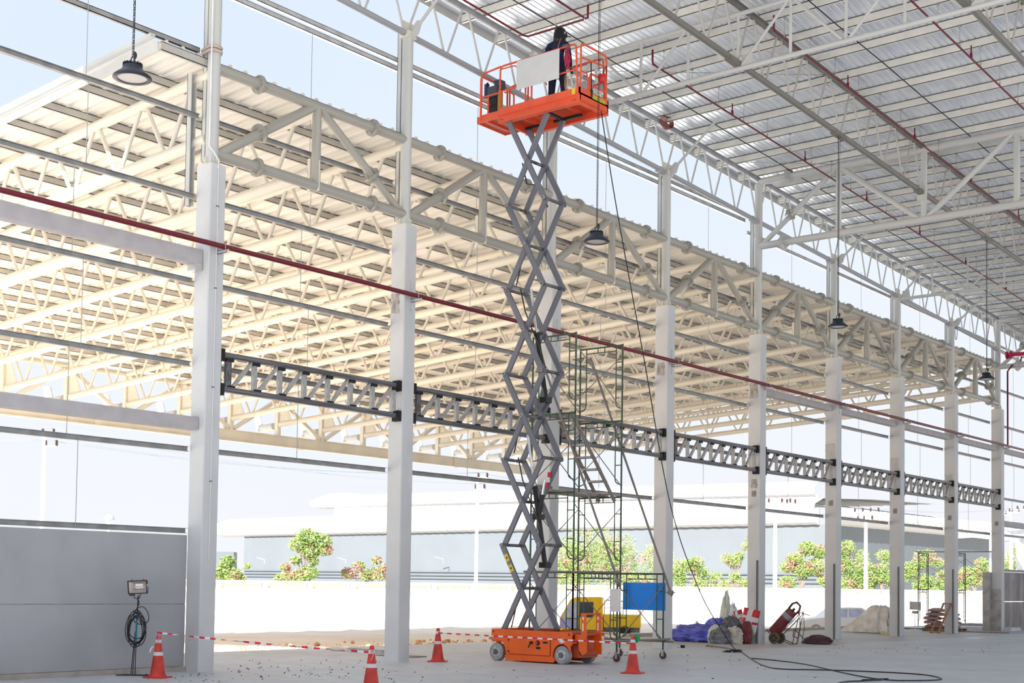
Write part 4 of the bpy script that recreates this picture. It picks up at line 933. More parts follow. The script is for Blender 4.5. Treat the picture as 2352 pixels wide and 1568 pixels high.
# ------------------------------------------------------------------ cones and tape
def cone(x, y, label, rz=0):
    c = root('traffic_cone', (x, y, 0), label, 'cone', 'traffic cones around the lift', rz=rz)
    M = Matrix.Translation((x, y, 0)) @ Matrix.Rotation(rz, 4, 'Z')
    mb = MB(); q = .20; pts = [(-q, -q*.7), (-q*.7, -q), (q*.7, -q), (q, -q*.7), (q, q*.7), (q*.7, q), (-q*.7, q), (-q, q*.7)]
    mb.prism(pts, 0, .022, M, ax=2); build('base', mb, CONER, c)
    prof = [(.155, .02), (.150, .04), (.128, .06), (.125, .075), (.035, .68), (.03, .70), (.022, .70)]
    build('body', MB().lathe(prof, (x, y, 0), 28), CONER, c, smooth=40)
    r = lambda z: .125-(z-.075)*(.09/.605)+.0015
    for z0, z1 in ((.37, .43), (.58, .635)): build('reflective_band', MB().lathe([(r(z0)-.004, z0-.001), (r(z0), z0), (r(z1), z1), (r(z1)-.004, z1+.001)], (x, y, 0), 28), REFL, c, smooth=40)
    return c
C1 = onz(362, 1556); C2 = onz(852, 1590); C3 = onz(1005, 1519); C4 = onz(1453, 1546)
cone(C1.x, C1.y, 'red traffic cone by the low wall and nearest column', .4); cone(C2.x, C2.y, 'red traffic cone cut off by the bottom edge, before the second column', .2)
cone(C3.x, C3.y, 'red traffic cone just right of the second column', .6); cone(C4.x, C4.y, 'red traffic cone by the scaffold caster, a green disc on its tip', .3)
gd = build('disc', MB().cyl((C4.x+.03, C4.y+.06, .66), (C4.x+.03, C4.y+.075, .66), .085, 20), mat('green_plastic', (.03, .42, .14), .5), origin=(C4.x, C4.y, .6)); tag(gd, 'round green disc stuck behind the cone tip by the scaffold', 'disc')
TR = mat('tape_red', (.75, .02, .06), .45); TW = mat('tape_white', (.85, .85, .85), .45)
def tape(p0, p1, sag, label, twist=0, w=.05, seg=.12):
    p0 = V(p0); p1 = V(p1); L = (p1-p0).length; n = int(L/seg); mb = MB()
    def Pt(t): q = p0+(p1-p0)*t; q.z -= 4*sag*t*(1-t); return q
    for k in range(n):
        mb.m = k % 2; a = Pt(k/n); b = Pt((k+1)/n); wa = V((0, 0, 1)) if not twist else V((0, math.sin(k*twist), math.cos(k*twist))); wb = V((0, 0, 1)) if not twist else V((0, math.sin((k+1)*twist), math.cos((k+1)*twist)))
        o = V((.0015, .0015, 0)); q = [a-wa*w/2-o, b-wb*w/2-o, b+wb*w/2-o, a+wa*w/2-o]; q += [v+2*o for v in q]
        mb.add(q, [(0, 1, 2, 3), (7, 6, 5, 4), (0, 4, 5, 1), (2, 6, 7, 3), (1, 5, 6, 2), (0, 3, 7, 4)])
    tag(build('barrier_tape', mb, [TR, TW], origin=tuple(p0)), label, 'tape', 'red and white barrier tapes between cones')
tape((C1.x, C1.y-.03, .75), (C2.x, C2.y-.03, .60), .02, 'red and white tape from the wall cone to the cropped cone', .35, .035)
tape((C3.x+.04, C3.y-.04, .60), (C4.x, C4.y-.03, .56), -.0, 'red and white tape running across the scissor lift base', 0, .03)
for cc, z, s_ in ((C1, .70, 1), (C2, .60, -1)):
    pts = [(cc.x+.03, cc.y-.05, z), (cc.x+.08, cc.y-.06, z+.04), (cc.x+.10, cc.y-.06, z-.02), (cc.x+.06, cc.y-.07, z-.12)]
    tag(build('tape_tail', MB().tube(pts, .009, 5), mat('pink_tape', (.8, .25, .32), .5), origin=pts[0], smooth=60), 'knotted tape tail on the cone by the low wall' if s_ > 0 else 'knotted tape tail on the cropped cone', 'tape')
tag(build('tape_tail', MB().tube([(C1.x-.03, C1.y-.08, .52), (C1.x-.06, C1.y-.10, .49), (C1.x-.08, C1.y-.11, .42)], .012, 5), TW, origin=(C1.x, C1.y, .5), smooth=60), 'short white tape end stuck on the wall cone', 'tape')

# ------------------------------------------------------------------ flood lamp on its stand
wx, wy = .12, 13.72
fs = root('flood_lamp', (wx, wy, 0), 'black halogen flood lamp on a wire stand against the low wall', 'lamp')
d_ = V((_r.x, _r.y, 0)); n_ = V((_f.x, _f.y, 0)).normalized()
def fp(a, z, b=0): q = V((wx, wy, 0))+d_*a+n_*b; return (q.x, q.y, z)
IRON = mat('black_iron_rod', (.03, .028, .03), .6)
mb = MB().tube([fp(-.30, .012), fp(.25, .012), fp(.36, .012, .16), fp(-.18, .012, .16)], .009, 6, closed=True)
for a in (-.05, -.02, .02): mb.cyl(fp(a-.02, .012, .08), fp(.0+a*.3, .75, .08), .008, 6)
mb.cyl(fp(0, .7, .08), fp(.02, 1.36, .08), .011, 8); build('stand', mb, IRON, fs)
build('grip', MB().cyl(fp(0, .55, .08), fp(.005, 1.05, .08), .016, 8), mat('teal_tape', (.02, .22, .33), .5), fs)
Mf = Matrix(((d_.x, n_.x, 0, fp(.01, 1.50, .06)[0]), (d_.y, n_.y, 0, fp(.01, 1.50, .06)[1]), (0, 0, 1, 1.50), (0, 0, 0, 1))) @ Matrix.Rotation(-.06, 4, 'Y') @ Matrix.Rotation(.08, 4, 'X')
mb = MB(); w, h = .165, .115
mb.prism([(-w, -h), (w, -h), (w, h), (-w, h)], -.0, .02, Mf, ax=1) if False else None
for q in (((-w, w), (-h, -h+.018)), ((-w, w), (h-.018, h)), ((-w, -w+.018), (-h, h)), ((w-.018, w), (-h, h))): mb.box(q[0][0], q[0][1], -.02, .02, q[1][0], q[1][1], Mf)
mb.box(-w+.02, w-.02, .09, .12, -h+.03, h-.03, Mf); mb.box(-w+.02, -w+.1, -.01, .01, -h-.03, -h, Mf)
for x in (-.09, .11): mb.cyl(Mf @ V((x, 0, h)), Mf @ V((x, 0, h+.02)), .008, 6)
build('housing', mb, BLACK, fs)
mb = MB(); A_ = [(-w+.012, -.005, -h+.012), (w-.012, -.005, -h+.012), (w-.012, -.005, h-.012), (-w+.012, -.005, h-.012)]; B_ = [(-.06, .085, -.03), (.07, .085, -.03), (.07, .085, .05), (-.06, .085, .05)]
mb.add([Mf @ V(p) for p in A_+B_], [(0, 1, 5, 4), (1, 2, 6, 5), (2, 3, 7, 6), (3, 0, 4, 7), (4, 5, 6, 7)]); build('reflector', mb, mat('warm_reflector', (.62, .56, .52), .3, metal=.3), fs)
build('halogen_tube', MB().cyl(Mf @ V((-.07, .04, 0)), Mf @ V((.13, .04, -.005)), .008, 8), mat('lamp_glass', (.9, .9, .88), .1), fs)
build('side_sticker', MB().box(w, w+.012, -.03, .03, -.06, .0, Mf), mat('sticker_blue', (.05, .2, .45), .5), fs); build('side_sticker', MB().box(w, w+.012, -.03, .03, .005, .05, Mf), mat('sticker_yellow', (.6, .5, .12), .5), fs)
build('bracket', MB().tube([fp(-.035, 1.385, .06), fp(-.045, 1.32, .06), fp(.02, 1.30, .06), fp(.05, 1.32, .06), fp(.06, 1.385, .06)], .009, 6), BLACK, fs)
mb = MB(); rnd = random.Random(4)
for k in range(9):
    cx_, cz_, rx, rz_ = rnd.uniform(-.02, .03), .82+rnd.uniform(-.06, .05), rnd.uniform(.11, .16), rnd.uniform(.20, .30)
    if k == 8: cx_, cz_, rx, rz_ = .07, 1.02, .13, .15
    mb.tube([fp(cx_+rx*math.cos(a), cz_+rz_*math.sin(a)-.04*math.cos(a)**2, .03+.01*k) for a in [j*PI/10 for j in range(20)]], .008, 5, closed=True)
mb.tube([fp(.02, 1.34, .05), fp(.05, 1.22, .05), fp(.0, 1.12, .05), fp(.08, 1.06, .04), fp(.0, .98, .04)], .008, 5)
tag(build('power_cable', mb, BLACK, origin=fp(0, .8), smooth=60), 'coiled black power cable hung on the flood lamp stand', 'cable')

# ------------------------------------------------------------------ pile of bags and tarp left of the fifth column
BT = mat('blue_tarpaulin', (.16, .18, .70), .35, col2=(.07, .08, .42), scale=3)
tag(lump('tarp', (-1.78, 34.95, 0), (.85, .42, .33), 11, .3, 2.2, BT, n=56, smooth=28), 'crumpled blue tarpaulin heaped on the floor left of the bags', 'tarp')
tag(lump('tarp', (-1.25, 35.2, 0), (.42, .35, .46), 15, .28, 2.2, BT, n=48, smooth=28), 'taller bulging fold of blue tarpaulin against the grey bags', 'tarp')
PB = mat('dark_grey_bin_bag', (.13, .14, .16), .3, col2=(.05, .05, .06), scale=4)
tag(lump('rubbish_bag', (-.62, 35.0, 0), (.36, .32, .50), 21, .28, 2.2, PB, n=40, smooth=28), 'tall dark grey bin bag in the middle of the heap', 'bag')
tag(lump('rubbish_bag', (-.62, 34.35, 0), (.36, .27, .30), 25, .3, 2.6, mat('grey_bag', (.24, .25, .28), .35, col2=(.10, .10, .12), scale=4), n=28, smooth=20), 'slumped grey bag at the front of the heap', 'bag')
tag(lump('rubbish_bag', (-.93, 34.55, 0), (.22, .2, .33), 27, .25, 2.5, mat('whitish_bag', (.72, .74, .70), .4, col2=(.45, .55, .48), scale=6), n=24, smooth=20), 'small whitish bag between tarpaulin and grey bags', 'bag')
tag(lump('sack', (-.28, 34.55, 0), (.26, .22, .32), 29, .25, 2.5, mat('beige_sack', (.58, .53, .46), .8, var=.12, scale=8), n=24, smooth=20), 'beige sack slumped before the column foot', 'sack')
tag(lump('plastic_sack', (-1.35, 35.9, .2), (.20, .16, .85), 31, .3, 3, mat('pale_green_sack', (.62, .66, .56), .5), n=24, smooth=25, squeeze=.35), 'pale green knotted sack standing behind the tarpaulin', 'sack')
tag(lump('plastic_sack', (-1.05, 35.8, .2), (.26, .16, .62), 33, .3, 3, mat('blue_white_sack', (.70, .74, .80), .5), n=24, smooth=25, squeeze=.6), 'bluish white sack leaning beside the pale green one', 'sack')
def printed_sack(c, sx, sy, sz, seed, label, rot):
    M = Matrix.Translation(c) @ rot; mb = MB(); n = 10
    for side in (0, 1):
        for i in range(n+1):
            for j in range(n+1):
                u_, v_ = i/n-.5, j/n-.5; k = (1-(2*u_)**4)*(1-(2*v_)**4); b = (sy*(.35+.65*k)*(-1 if side == 0 else 1))*.5*(k > 0 or 1)
                w_ = .012*mnoise.noise(V((u_*6, v_*6, seed+side))); b = b*(0 if k <= 0 else 1)+w_
                mb.v.append(tuple(M @ V((u_*sx, b, v_*sz))))
    N = (n+1)**2
    for side in (0, 1):
        for i in range(n):
            for j in range(n):
                a = side*N+i*(n+1)+j; f = (a, a+n+1, a+n+2, a+1); mb.f.append(f if side == 0 else f[::-1])
                red = (j >= 7 and not (3 <= i <= 5)) or (i >= 7 and j == 4) or (i in (1, 2) and j in (4, 5)) or (i in (1,) and j == 2)
                mb.mi.append(1 if red and side == 0 else 0)
    return tag(build('printed_sack', mb, [mat('sack_white', (.74, .74, .76), .5), mat('sack_red', (.62, .03, .05), .5)], origin=c), label, 'sack')
printed_sack((-.15, 35.2, .66), .50, .22, .72, 3, 'white and red printed sack leaning on the fifth column', Matrix.Rotation(.25, 4, 'Z') @ Matrix.Rotation(.22, 4, 'Y'))
printed_sack((-.72, 35.6, .72), .30, .18, .5, 8, 'small red and white sack peeking over the grey bag', Matrix.Rotation(-.3, 4, 'Y'))
tag(lump('sack', (-.12, 34.95, 0), (.17, .17, .42), 37, .3, 3, mat('dark_red_sack', (.22, .04, .05), .6), n=20, smooth=25), 'dark red sack under the printed sack at the column foot', 'sack')
gb = root('gas_bottle', (-6.4, 42.5, -.16), 'small pale grey-green gas bottle standing outside on the slab edge', 'gas bottle')
gx, gy, gz_ = -5.0, 40.2, 0.0
gb.location = (gx, gy, gz_); ROOTM[gb.name] = Matrix.Translation((gx, gy, gz_))
build('bottle_body', MB().lathe([(.13, 0), (.155, .02), (.16, .05), (.16, .26), (.13, .33), (.05, .37), (.04, .40)], (gx, gy, gz_), 20), mat('bottle_green_grey', (.52, .56, .53), .4), gb, smooth=50)
build('collar', MB().cyl((gx, gy, gz_+.38), (gx, gy, gz_+.46), .045, 10), GALV, gb)
# low kerb along the slab edge behind
for k in range(4):
    o = build('kerb_block', MB().box(-5.2, -4.95, 36+k*5.0, 40.9+k*5.0, 0, .10), mat('tan_kerb', (.52, .46, .40), .9, var=.08), origin=(-5.1, 36+k*5, 0)); tag(o, ['tan kerb block on the slab edge, behind the blue tarpaulin', 'tan kerb block on the slab edge, behind the gas cart', 'tan kerb block on the slab edge, behind the film-draped heap', 'tan kerb block on the slab edge, farthest along'][k], 'kerb', 'kerb blocks on the slab edge')
o = root('slab_pit', (-3.6, 22.4, 0), 'shallow cast pit frame in the slab beyond the second column', 'pit')
build('pit_rim', MB().box(-4.1, -2.2, 22.75, 22.85, 0, .05).box(-4.1, -2.2, 22.2, 22.26, 0, .03), CONCR, o); build('pit_plate', MB().box(-2.0, -.9, 21.6, 22.1, 0, .02), mat('dark_wet_plate', (.22, .22, .23), .6), o)

# clamp block, torch and leads on the floor
q = onz(1565, 1487); o = root('clamp_block', tuple(q), 'small metal clamp block lying on the floor by the scaffold caster', 'clamp')
build('block', MB().box(q.x, q.x+.09, q.y-.04, q.y+.04, 0, .07), BLACK, o); build('bent_strip', MB().tube([(q.x, q.y, .05), (q.x-.04, q.y, .06), (q.x-.04, q.y, .13), (q.x-.12, q.y, .13)], .008, 5).cyl((q.x-.05, q.y, .0), (q.x-.12, q.y, .01), .01, 6), GREYS, o)
q = onz(1630, 1486); q2 = onz(1685, 1493)
o = root('grinder', tuple(q), 'long-handled torch tool lying on the floor before the bags', 'tool')
build('tool_body', MB().tube([(q.x-.12, q.y, .03), (q.x, q.y, .04), (q.x+.35, q.y-.25, .04), (q2.x-.1, q2.y+.1, .03)], [.012, .02, .02, .012], 8), DARKS, o, smooth=60)
build('tool_handle', MB().cyl((q.x+.0, q.y, .04), (q.x+.14, q.y-.1, .04), .03, 8), mat('tan_handle', (.35, .24, .14), .7), o)
q = onz(1682, 1497); o = root('lead_coil', tuple(q), 'small flat coil of black lead with a pale tie on the floor', 'cable')
mb = MB()
for k in range(5): mb.tube([(q.x+(.22-.02*k)*math.cos(a)+.02*k, q.y+(.30-.02*k)*math.sin(a), .012+.011*k) for a in [j*PI/9 for j in range(18)]], .009, 5, closed=True)
build('coil', mb, BLACK, o, smooth=60); build('tie', MB().tube([(q.x-.1, q.y-.15, .05), (q.x-.02, q.y-.2, .07), (q.x+.1, q.y-.22, .03), (q.x+.16, q.y-.28, .02)], .01, 5), WHITE, o)
# the long lead from the lift deck to the floor, and its loops
def smoothpts(P_, n=6):
    P_ = [V(p) for p in P_]; out = []
    for i in range(len(P_)-1):
        a, b, c_, d = P_[max(i-1, 0)], P_[i], P_[i+1], P_[min(i+2, len(P_)-1)]
        for k in range(n):
            t = k/n; out.append(.5*((2*b)+(-a+c_)*t+(2*a-5*b+4*c_-d)*t*t+(-a+3*b-3*c_+d)*t**3))
    out.append(P_[-1]); return out
fl_ = [onz(u, v, .012) for u, v in ((1700, 1494), (1725, 1512), (1757, 1529), (1800, 1536), (1900, 1538), (2050, 1544), (2130, 1550), (2163, 1559), (2120, 1562), (2040, 1561), (1975, 1552), (1900, 1536), (1850, 1525), (1790, 1517), (1725, 1511))]
wire('welding_lead', smoothpts([(2.95, 23.1, 11.75), (2.75, 24.0, 9.9), (2.2, 26, 6.8), (1.3, 28.6, 3.6), (.95, 30.6, 1.5), (1.3, 31.2, .45), (1.7, 31.1, .04)] + fl_[0:1]) + smoothpts(fl_), .012, BLACK, 'long black welding lead dropping from the lift deck and looping over the floor', 'cable')
wire('floor_cable', smoothpts([onz(u, v, .02) for u, v in ((1880, 1590), (1930, 1567), (1985, 1563), (2030, 1560), (1980, 1561), (2040, 1558))]), .013, BLACK, 'short black cable tail knotted at the bottom edge of the floor', 'cable')

# ------------------------------------------------------------------ gas cylinder on its cart
gc = root('cylinder_cart', (.35, 35.95, 0), 'two-wheeled steel cart tipped back under a gas cylinder', 'cart')
for dy in (-.05, .32):
    w = build('cart_wheel', MB().cyl((.31, 35.85+dy, .165), (.31, 35.90+dy, .165), .165, 24).cyl((.31, 35.84+dy, .165), (.31, 35.91+dy, .165), .05, 12), mat('olive_dusty_wheel', (.17, .155, .11), .8, var=.2, scale=20), gc)
    mb = MB()
    for k in range(6): a = k*PI/3; mb.cyl((.31+.085*math.cos(a), 35.835+dy, .165+.085*math.sin(a)), (.31+.085*math.cos(a), 35.845+dy, .165+.085*math.sin(a)), .022, 8)
    build('wheel_hole', mb, BLACK, w)
mb = MB()
for yy in (35.95, 36.2):
    mb.tube([(.0, yy, .42), (.16, yy, .22), (.31, yy, .17), (.95, yy+.1, .82), (1.02, yy+.1, .98)], .014, 6); mb.tube([(.31, yy, .17), (.95, yy-.35, .02), (1.05, yy-.35, .02)], .014, 6)
    mb.tube([(1.02, yy+.1, .93), (.95, yy-.2, .02)], .012, 6); mb.tube([(1.02, yy+.1, .93), (1.1, yy, .5), (1.12, yy-.2, .03)], .010, 6)
mb.tube([(1.0, 36.05, .95), (1.2, 36.1, .88), (1.34, 36.1, .85), (1.2, 36.0, .90)], .012, 6); mb.cyl((.31, 35.8, .165), (.31, 36.25, .165), .018, 8)
build('cart_frame', mb, mat('rusty_rod', (.14, .08, .05), .7), gc)
gcy = root('gas_cylinder', (.18, 36.1, .28), 'large maroon gas cylinder lying back at an angle on the cart', 'gas cylinder')
A0 = V((.13, 36.08, .30)); A1 = V((.86, 36.12, 1.08)); Mc = frame(A0, A1-A0, (0, 1, 0)); L = (A1-A0).length
build('cylinder_body', MB().lathe([(.12, 0), (.165, .02), (.17, .05), (.17, L*.72), (.16, L*.8), (.14, L*.85)], (0, 0, 0), 24, Mc), mat('maroon_paint', (.24, .05, .055), .3, var=.1), gcy, smooth=50)
build('valve_guard', MB().tube([Mc @ V((.13, 0, L*.8)), Mc @ V((.15, 0, L*1.0)), Mc @ V((.08, 0, L*1.12)), Mc @ V((-.08, 0, L*1.12)), Mc @ V((-.15, 0, L*1.0)), Mc @ V((-.13, 0, L*.8))], .035, 8).cyl(Mc @ V((0, 0, L*.8)), Mc @ V((0, 0, L*.95)), .04, 8), mat('maroon_dark', (.12, .035, .04), .5), gcy, smooth=50)
build('paper_label', MB().lathe([(.168, L*.60), (.172, L*.61), (.172, L*.74), (.168, L*.75)], (0, 0, 0), 24, Mc), mat('label_grey', (.40, .38, .42), .5), gcy)
tag(lump('hose_coil', (1.18, 36.95, 0), (.42, .32, .17), 41, .2, 3, mat('maroon_hose', (.11, .05, .055), .6, var=.2, scale=10), n=28, smooth=60), 'flattened heap of maroon hose beside the gas cart', 'hose')
mb = MB()
for k in range(6): mb.tube([(1.15+(.44-.03*k)*math.cos(a), 36.85+(.30-.02*k)*math.sin(a), .035+.028*k) for a in [j*PI/9 for j in range(18)]], .019, 6, closed=True)
mb.tube([(.85, 36.7, .12), (.72, 36.6, .30), (.62, 36.5, .42), (.55, 36.6, .36), (.52, 36.6, .22), (.62, 36.7, .16)], .014, 6)
tag(build('gas_hose', mb, MATS['maroon_hose'], origin=(1.15, 36.85, 0), smooth=60), 'coiled maroon gas hose lying on the floor by the cart', 'hose')

# ------------------------------------------------------------------ things beyond the seventh column
FO = mat('clear_wrap_film', (.86, .84, .82), .3, col2=(.66, .60, .54), scale=3)
def drape(name, c, rx, ry, h, label, tailx=-1.0):
    mb = MB(); n, m_ = 48, 16
    for i in range(m_+1):
        t = i/m_
        for j in range(n):
            a = 2*PI*j/n; r = t**.7*(1+.12*math.sin(9*a+3+2*t)+.08*math.sin(21*a+4*t)+.06*mnoise.noise(V((a*3, t*5, 1)))); ex = 1+max(0, -math.cos(a))**3*1.0*t**2
            z = h*(1-t**3.0)*(1+.16*mnoise.noise(V((math.cos(a)*3, math.sin(a)*3, t*2)))) + (.02 if i == m_ else 0)
            mb.v.append((c[0]+rx*r*math.cos(a)*ex, c[1]+ry*r*math.sin(a), c[2]+z))
    for i in range(m_):
        for j in range(n): mb.f.append((i*n+j, (i+1)*n+j, (i+1)*n+(j+1) % n, i*n+(j+1) % n)); mb.mi.append(0)
    return tag(build(name, mb, FO, origin=c, smooth=40), label, 'plastic film')
drape('plastic_film', (-1.85, 48.3, 0), .75, .5, .98, 'heap draped in pale clear plastic film left of the seventh column')
for k in range(3):
    x, y = -1.28+.03*k, 47.9; z = .29*k; c = root('bucket', (x, y, z), ['lowest white plastic bucket under the film by the seventh column', 'middle grey-white bucket stacked by the seventh column', 'top bucket of the stack by the seventh column'][k], 'bucket', 'stacked buckets')
    build('bucket_body', MB().lathe([(.15, 0), (.155, .01), (.18, .24), (.185, .25), (.185, .275), (.17, .28)], (x, y, z), 22), mat('bucket_plastic', (.66, .72, .74), .5) if k == 0 else mat('bucket_grey', (.52, .54, .56), .5), c, smooth=40)
    build('bucket_handle', MB().tube([(x+.185*math.cos(t), y-.15, z+.2-.1*math.sin(t)) for t in [j*PI/6 for j in range(7)]], .006, 5), GALV, c)
q = onz(2033, 1457); tag(lump('paper_scrap', (q.x, q.y, 0), (.16, .1, .07), 51, .4, 4, mat('yellowish_scrap', (.7, .62, .35), .8), n=14), 'yellowish scrap lying before the bucket stack', 'scrap')
# wooden ladder and sacks on a pallet
WOOD = mat('reddish_lumber', (.44, .22, .13), .7, var=.15, scale=6, stretch=(1, 1, .3))
ld = root('wooden_ladder', (-.6, 50.0, 0), 'crude wooden ladder frame leaning on the eighth column', 'ladder')
for (a, b) in (((-.72, 50.2, 0), (-.42, 50.74, 1.16)), ((-.44, 50.2, 0), (-.14, 50.74, 1.16))): sbar('ladder_rail', a, b, .06, .05, WOOD, ld)
for k, t in enumerate((.03, .3, .62, .98)): p_ = V((-.72, 50.2, 0))+(V((-.42, 50.74, 1.16))-V((-.72, 50.2, 0)))*t; sbar('ladder_rung', p_+V((-.05, -.02, 0)), p_+V((.38, -.02, 0)), .04, .03, WOOD, ld)
pal = root('pallet', (-1.3, 53.2, 0), 'wooden pallet carrying the cement sacks', 'pallet')
for k in range(6): build('slat', MB().box(-2.05+.25*k, -1.87+.25*k, 52.6, 53.7, .11, .13), mat('pallet_wood', (.30, .19, .12), .8, var=.2), pal)
for yy in (52.62, 53.1, 53.6): build('pallet_runner', MB().box(-2.05, -.62, yy, yy+.09, 0, .11), MATS['pallet_wood'], pal)
CS = mat('mauve_cement_sack', (.42, .31, .33), .8, col2=(.30, .17, .16), scale=4)
rnd = random.Random(9); kk = 0
for lay in range(5):
    for col_ in range(2):
        if lay == 4 and col_ == 1: continue
        kk += 1; x = -1.72+.72*col_+rnd.uniform(-.05, .05)+(.12 if lay == 4 else 0); z = .13+.16*lay
        o = lump('cement_sack', (x, 53.0, z), (.37, .33, .105), 60+kk, .12, 2, CS, n=18, smooth=60)
        tag(o, f'mauve cement sack on the pallet by the ladder, {["bottom", "second", "third", "fourth", "top"][lay]} layer' + ('' if lay == 4 else (', ladder side' if col_ else ', outer side')), 'sack', 'cement sacks on the pallet')
lw = root('flood_lamp', (-2.9, 53.8, 0), 'pale flood lamp seen from behind left of the cement sacks', 'lamp')
build('housing', MB().box(-3.08, -2.70, 53.8, 53.83, .82, 1.16).box(-2.76, -2.66, 53.84, 53.98, .80, 1.15), mat('pale_lamp_housing', (.55, .56, .56), .5), lw); build('bracket', MB().box(-2.98, -2.76, 53.82, 53.88, .66, .78), GREYS, lw)
build('stand', MB().cyl((-2.87, 53.85, .0), (-2.87, 53.85, .7), .012, 6).box(-3.05, -2.7, 53.7, 54.0, 0, .02), WHITE, lw)
for k, (u, v, L_, lb) in enumerate(((2080, 1444, 1.6, 'dark board lying at the slab edge behind the seventh column'), (2240, 1452, 2.6, 'thin brown board lying between the last two columns'))):
    q = onz(u, v); tag(build('board', MB().box(q.x-L_*.5, q.x+L_*.5, q.y-.15, q.y+.15, 0, .05), MATS['weathered_plank'] if k else MATS['dark_tube'], origin=tuple(q)), lb, 'board')
q = onz(2240, 1447); tag(build('panel_stack', MB().box(q.x-1.0, q.x+1.4, q.y+.2, q.y+1.4, 0, .14), mat('pale_blue_panel', (.68, .72, .80), .5), origin=tuple(q)), 'pale bluish panel lying flat beyond the eighth column', 'panel')
q = onz(2245, 1440); tag(build('steel_sheet', MB().box(q.x-.9, q.x+1.5, q.y+.2, q.y+1.6, 0, .15), mat('grey_sheet', (.35, .35, .36), .5), origin=tuple(q)), 'grey sheet resting behind the pale panel', 'sheet')
tag(build('paving_strip', MB().box(2.0, 2.5, 46.2, 47.0, 0, .004), mat('white_sheet_on_floor', (.8, .82, .9), .4), origin=(2, 46, 0)), 'thin white sheet lying on the floor before the eighth column', 'sheet')
# far scaffolds
def far_scaffold(x, y, n, lv, label, m=MATS['green_scaffold_paint'], w=1.2):
    c = root('scaffold_tower', (x, y, -.1), label, 'scaffold', 'scaffold towers beyond the slab')
    for b in range(n):
        for l in range(lv): sframe(c, x+1.83*b, y, x+1.83*b+.0, y+w, -.1+1.75*l, 1.65+1.75*l, m, .026)
    for b in range(n-1):
        for l in range(lv):
            for yy in (y, y+w):
                bar('cross_brace', (x+1.83*b, yy, .15+1.75*l), (x+1.83*(b+1), yy, 1.4+1.75*l), .009, RUST, c, 5); bar('cross_brace', (x+1.83*(b+1), yy, .15+1.75*l), (x+1.83*b, yy, 1.4+1.75*l), .009, RUST, c, 5)
    build('deck_plank', MB().box(x-.1, x+1.83*(n-1)+.1, y, y+.4, 1.75*lv-.06, 1.75*lv-.01), MATS['weathered_plank'], c)
far_scaffold(-6.3, 62.5, 3, 2, 'green scaffold beyond the eighth column, two lifts high')
far_scaffold(-2.2, 68.5, 2, 2, 'green scaffold behind the far grey wall at the right edge')
# red hose coil hooked over the eaves truss, and black cord loops
mb = MB()
for k in range(6): mb.tube([(-.12+.02*k, 30.35+(.23-.012*k)*math.cos(a)+.02*k, 14.15+(.19-.01*k)*math.sin(a)) for a in [j*PI/8 for j in range(16)]], .011, 5, closed=True)
tag(build('hose_coil', mb, mat('brick_red_hose', (.25, .05, .035), .6, var=.2), origin=(-.1, 30.3, 14.1), smooth=60), 'coil of brick red hose hooked on the eaves truss', 'hose')
mb = MB().tube([(-.12, 51.2+.12*math.cos(a), zb(51.2)-.24+.30*math.sin(a)) for a in [j*PI/8 for j in range(16)]], .012, 5, closed=True); tag(build('cord_loop', mb, BLACK, origin=(-.1, 51.2, 12.7)), 'loop of black cord on the eaves truss near the far lamp', 'cord')

# ------------------------------------------------------------------ outside: boundary wall, trees, poles, warehouse, vehicles
FA, FB = onz(500, 1435, GZ), onz(1766, 1427, GZ); fd = (FB-FA).normalized(); fn = V((fd.y, -fd.x, 0))
WALLW = mat('white_boundary_wall', (.84, .83, .82), .8, var=.03)
bw = root('boundary_wall', tuple(FA), 'long white precast boundary wall with recessed strip along its top', 'wall', kind='structure')
Mw = Matrix(((fd.x, fn.x, 0, FA.x), (fd.y, fn.y, 0, FA.y), (0, 0, 1, GZ), (0, 0, 0, 1)))
pm = MB().box(.12, 2.75-.12, -.08, .0, 0, 2.02, None).mesh('wall_panel', WALLW); rm_ = MB().box(.2, 2.55, -.16, -.08, 2.02, 2.32).mesh('recess_panel', mat('beige_recess_shadow_tone', (.70, .62, .55), .8, var=.05)); po = MB().box(-.12, .12, -.1, .07, -.2, 2.42).mesh('wall_post', WALLW); bs = MB().prism([(0, -.1), (.55, -.1), (.08, .34), (0, .34)], -.1, .1, Matrix(((0, 1, 0, 0), (1, 0, 0, 0), (0, 0, 1, 0), (0, 0, 0, 1))) @ Matrix.Identity(4)).mesh('wall_foot', WALLW)  # recess strip is beige, darkened for the shadow inside the recess
cp = MB().box(0, 2.75, -.13, .1, 2.34, 2.43).mesh('wall_coping', WALLW)
for k in range(-6, 26):
    T = Mw @ Matrix.Translation((k*2.75, 0, 0))
    put('wall_panel', pm, bw, T); put('recess_panel', rm_, bw, T); put('wall_post', po, bw, T); put('wall_coping', cp, bw, T)

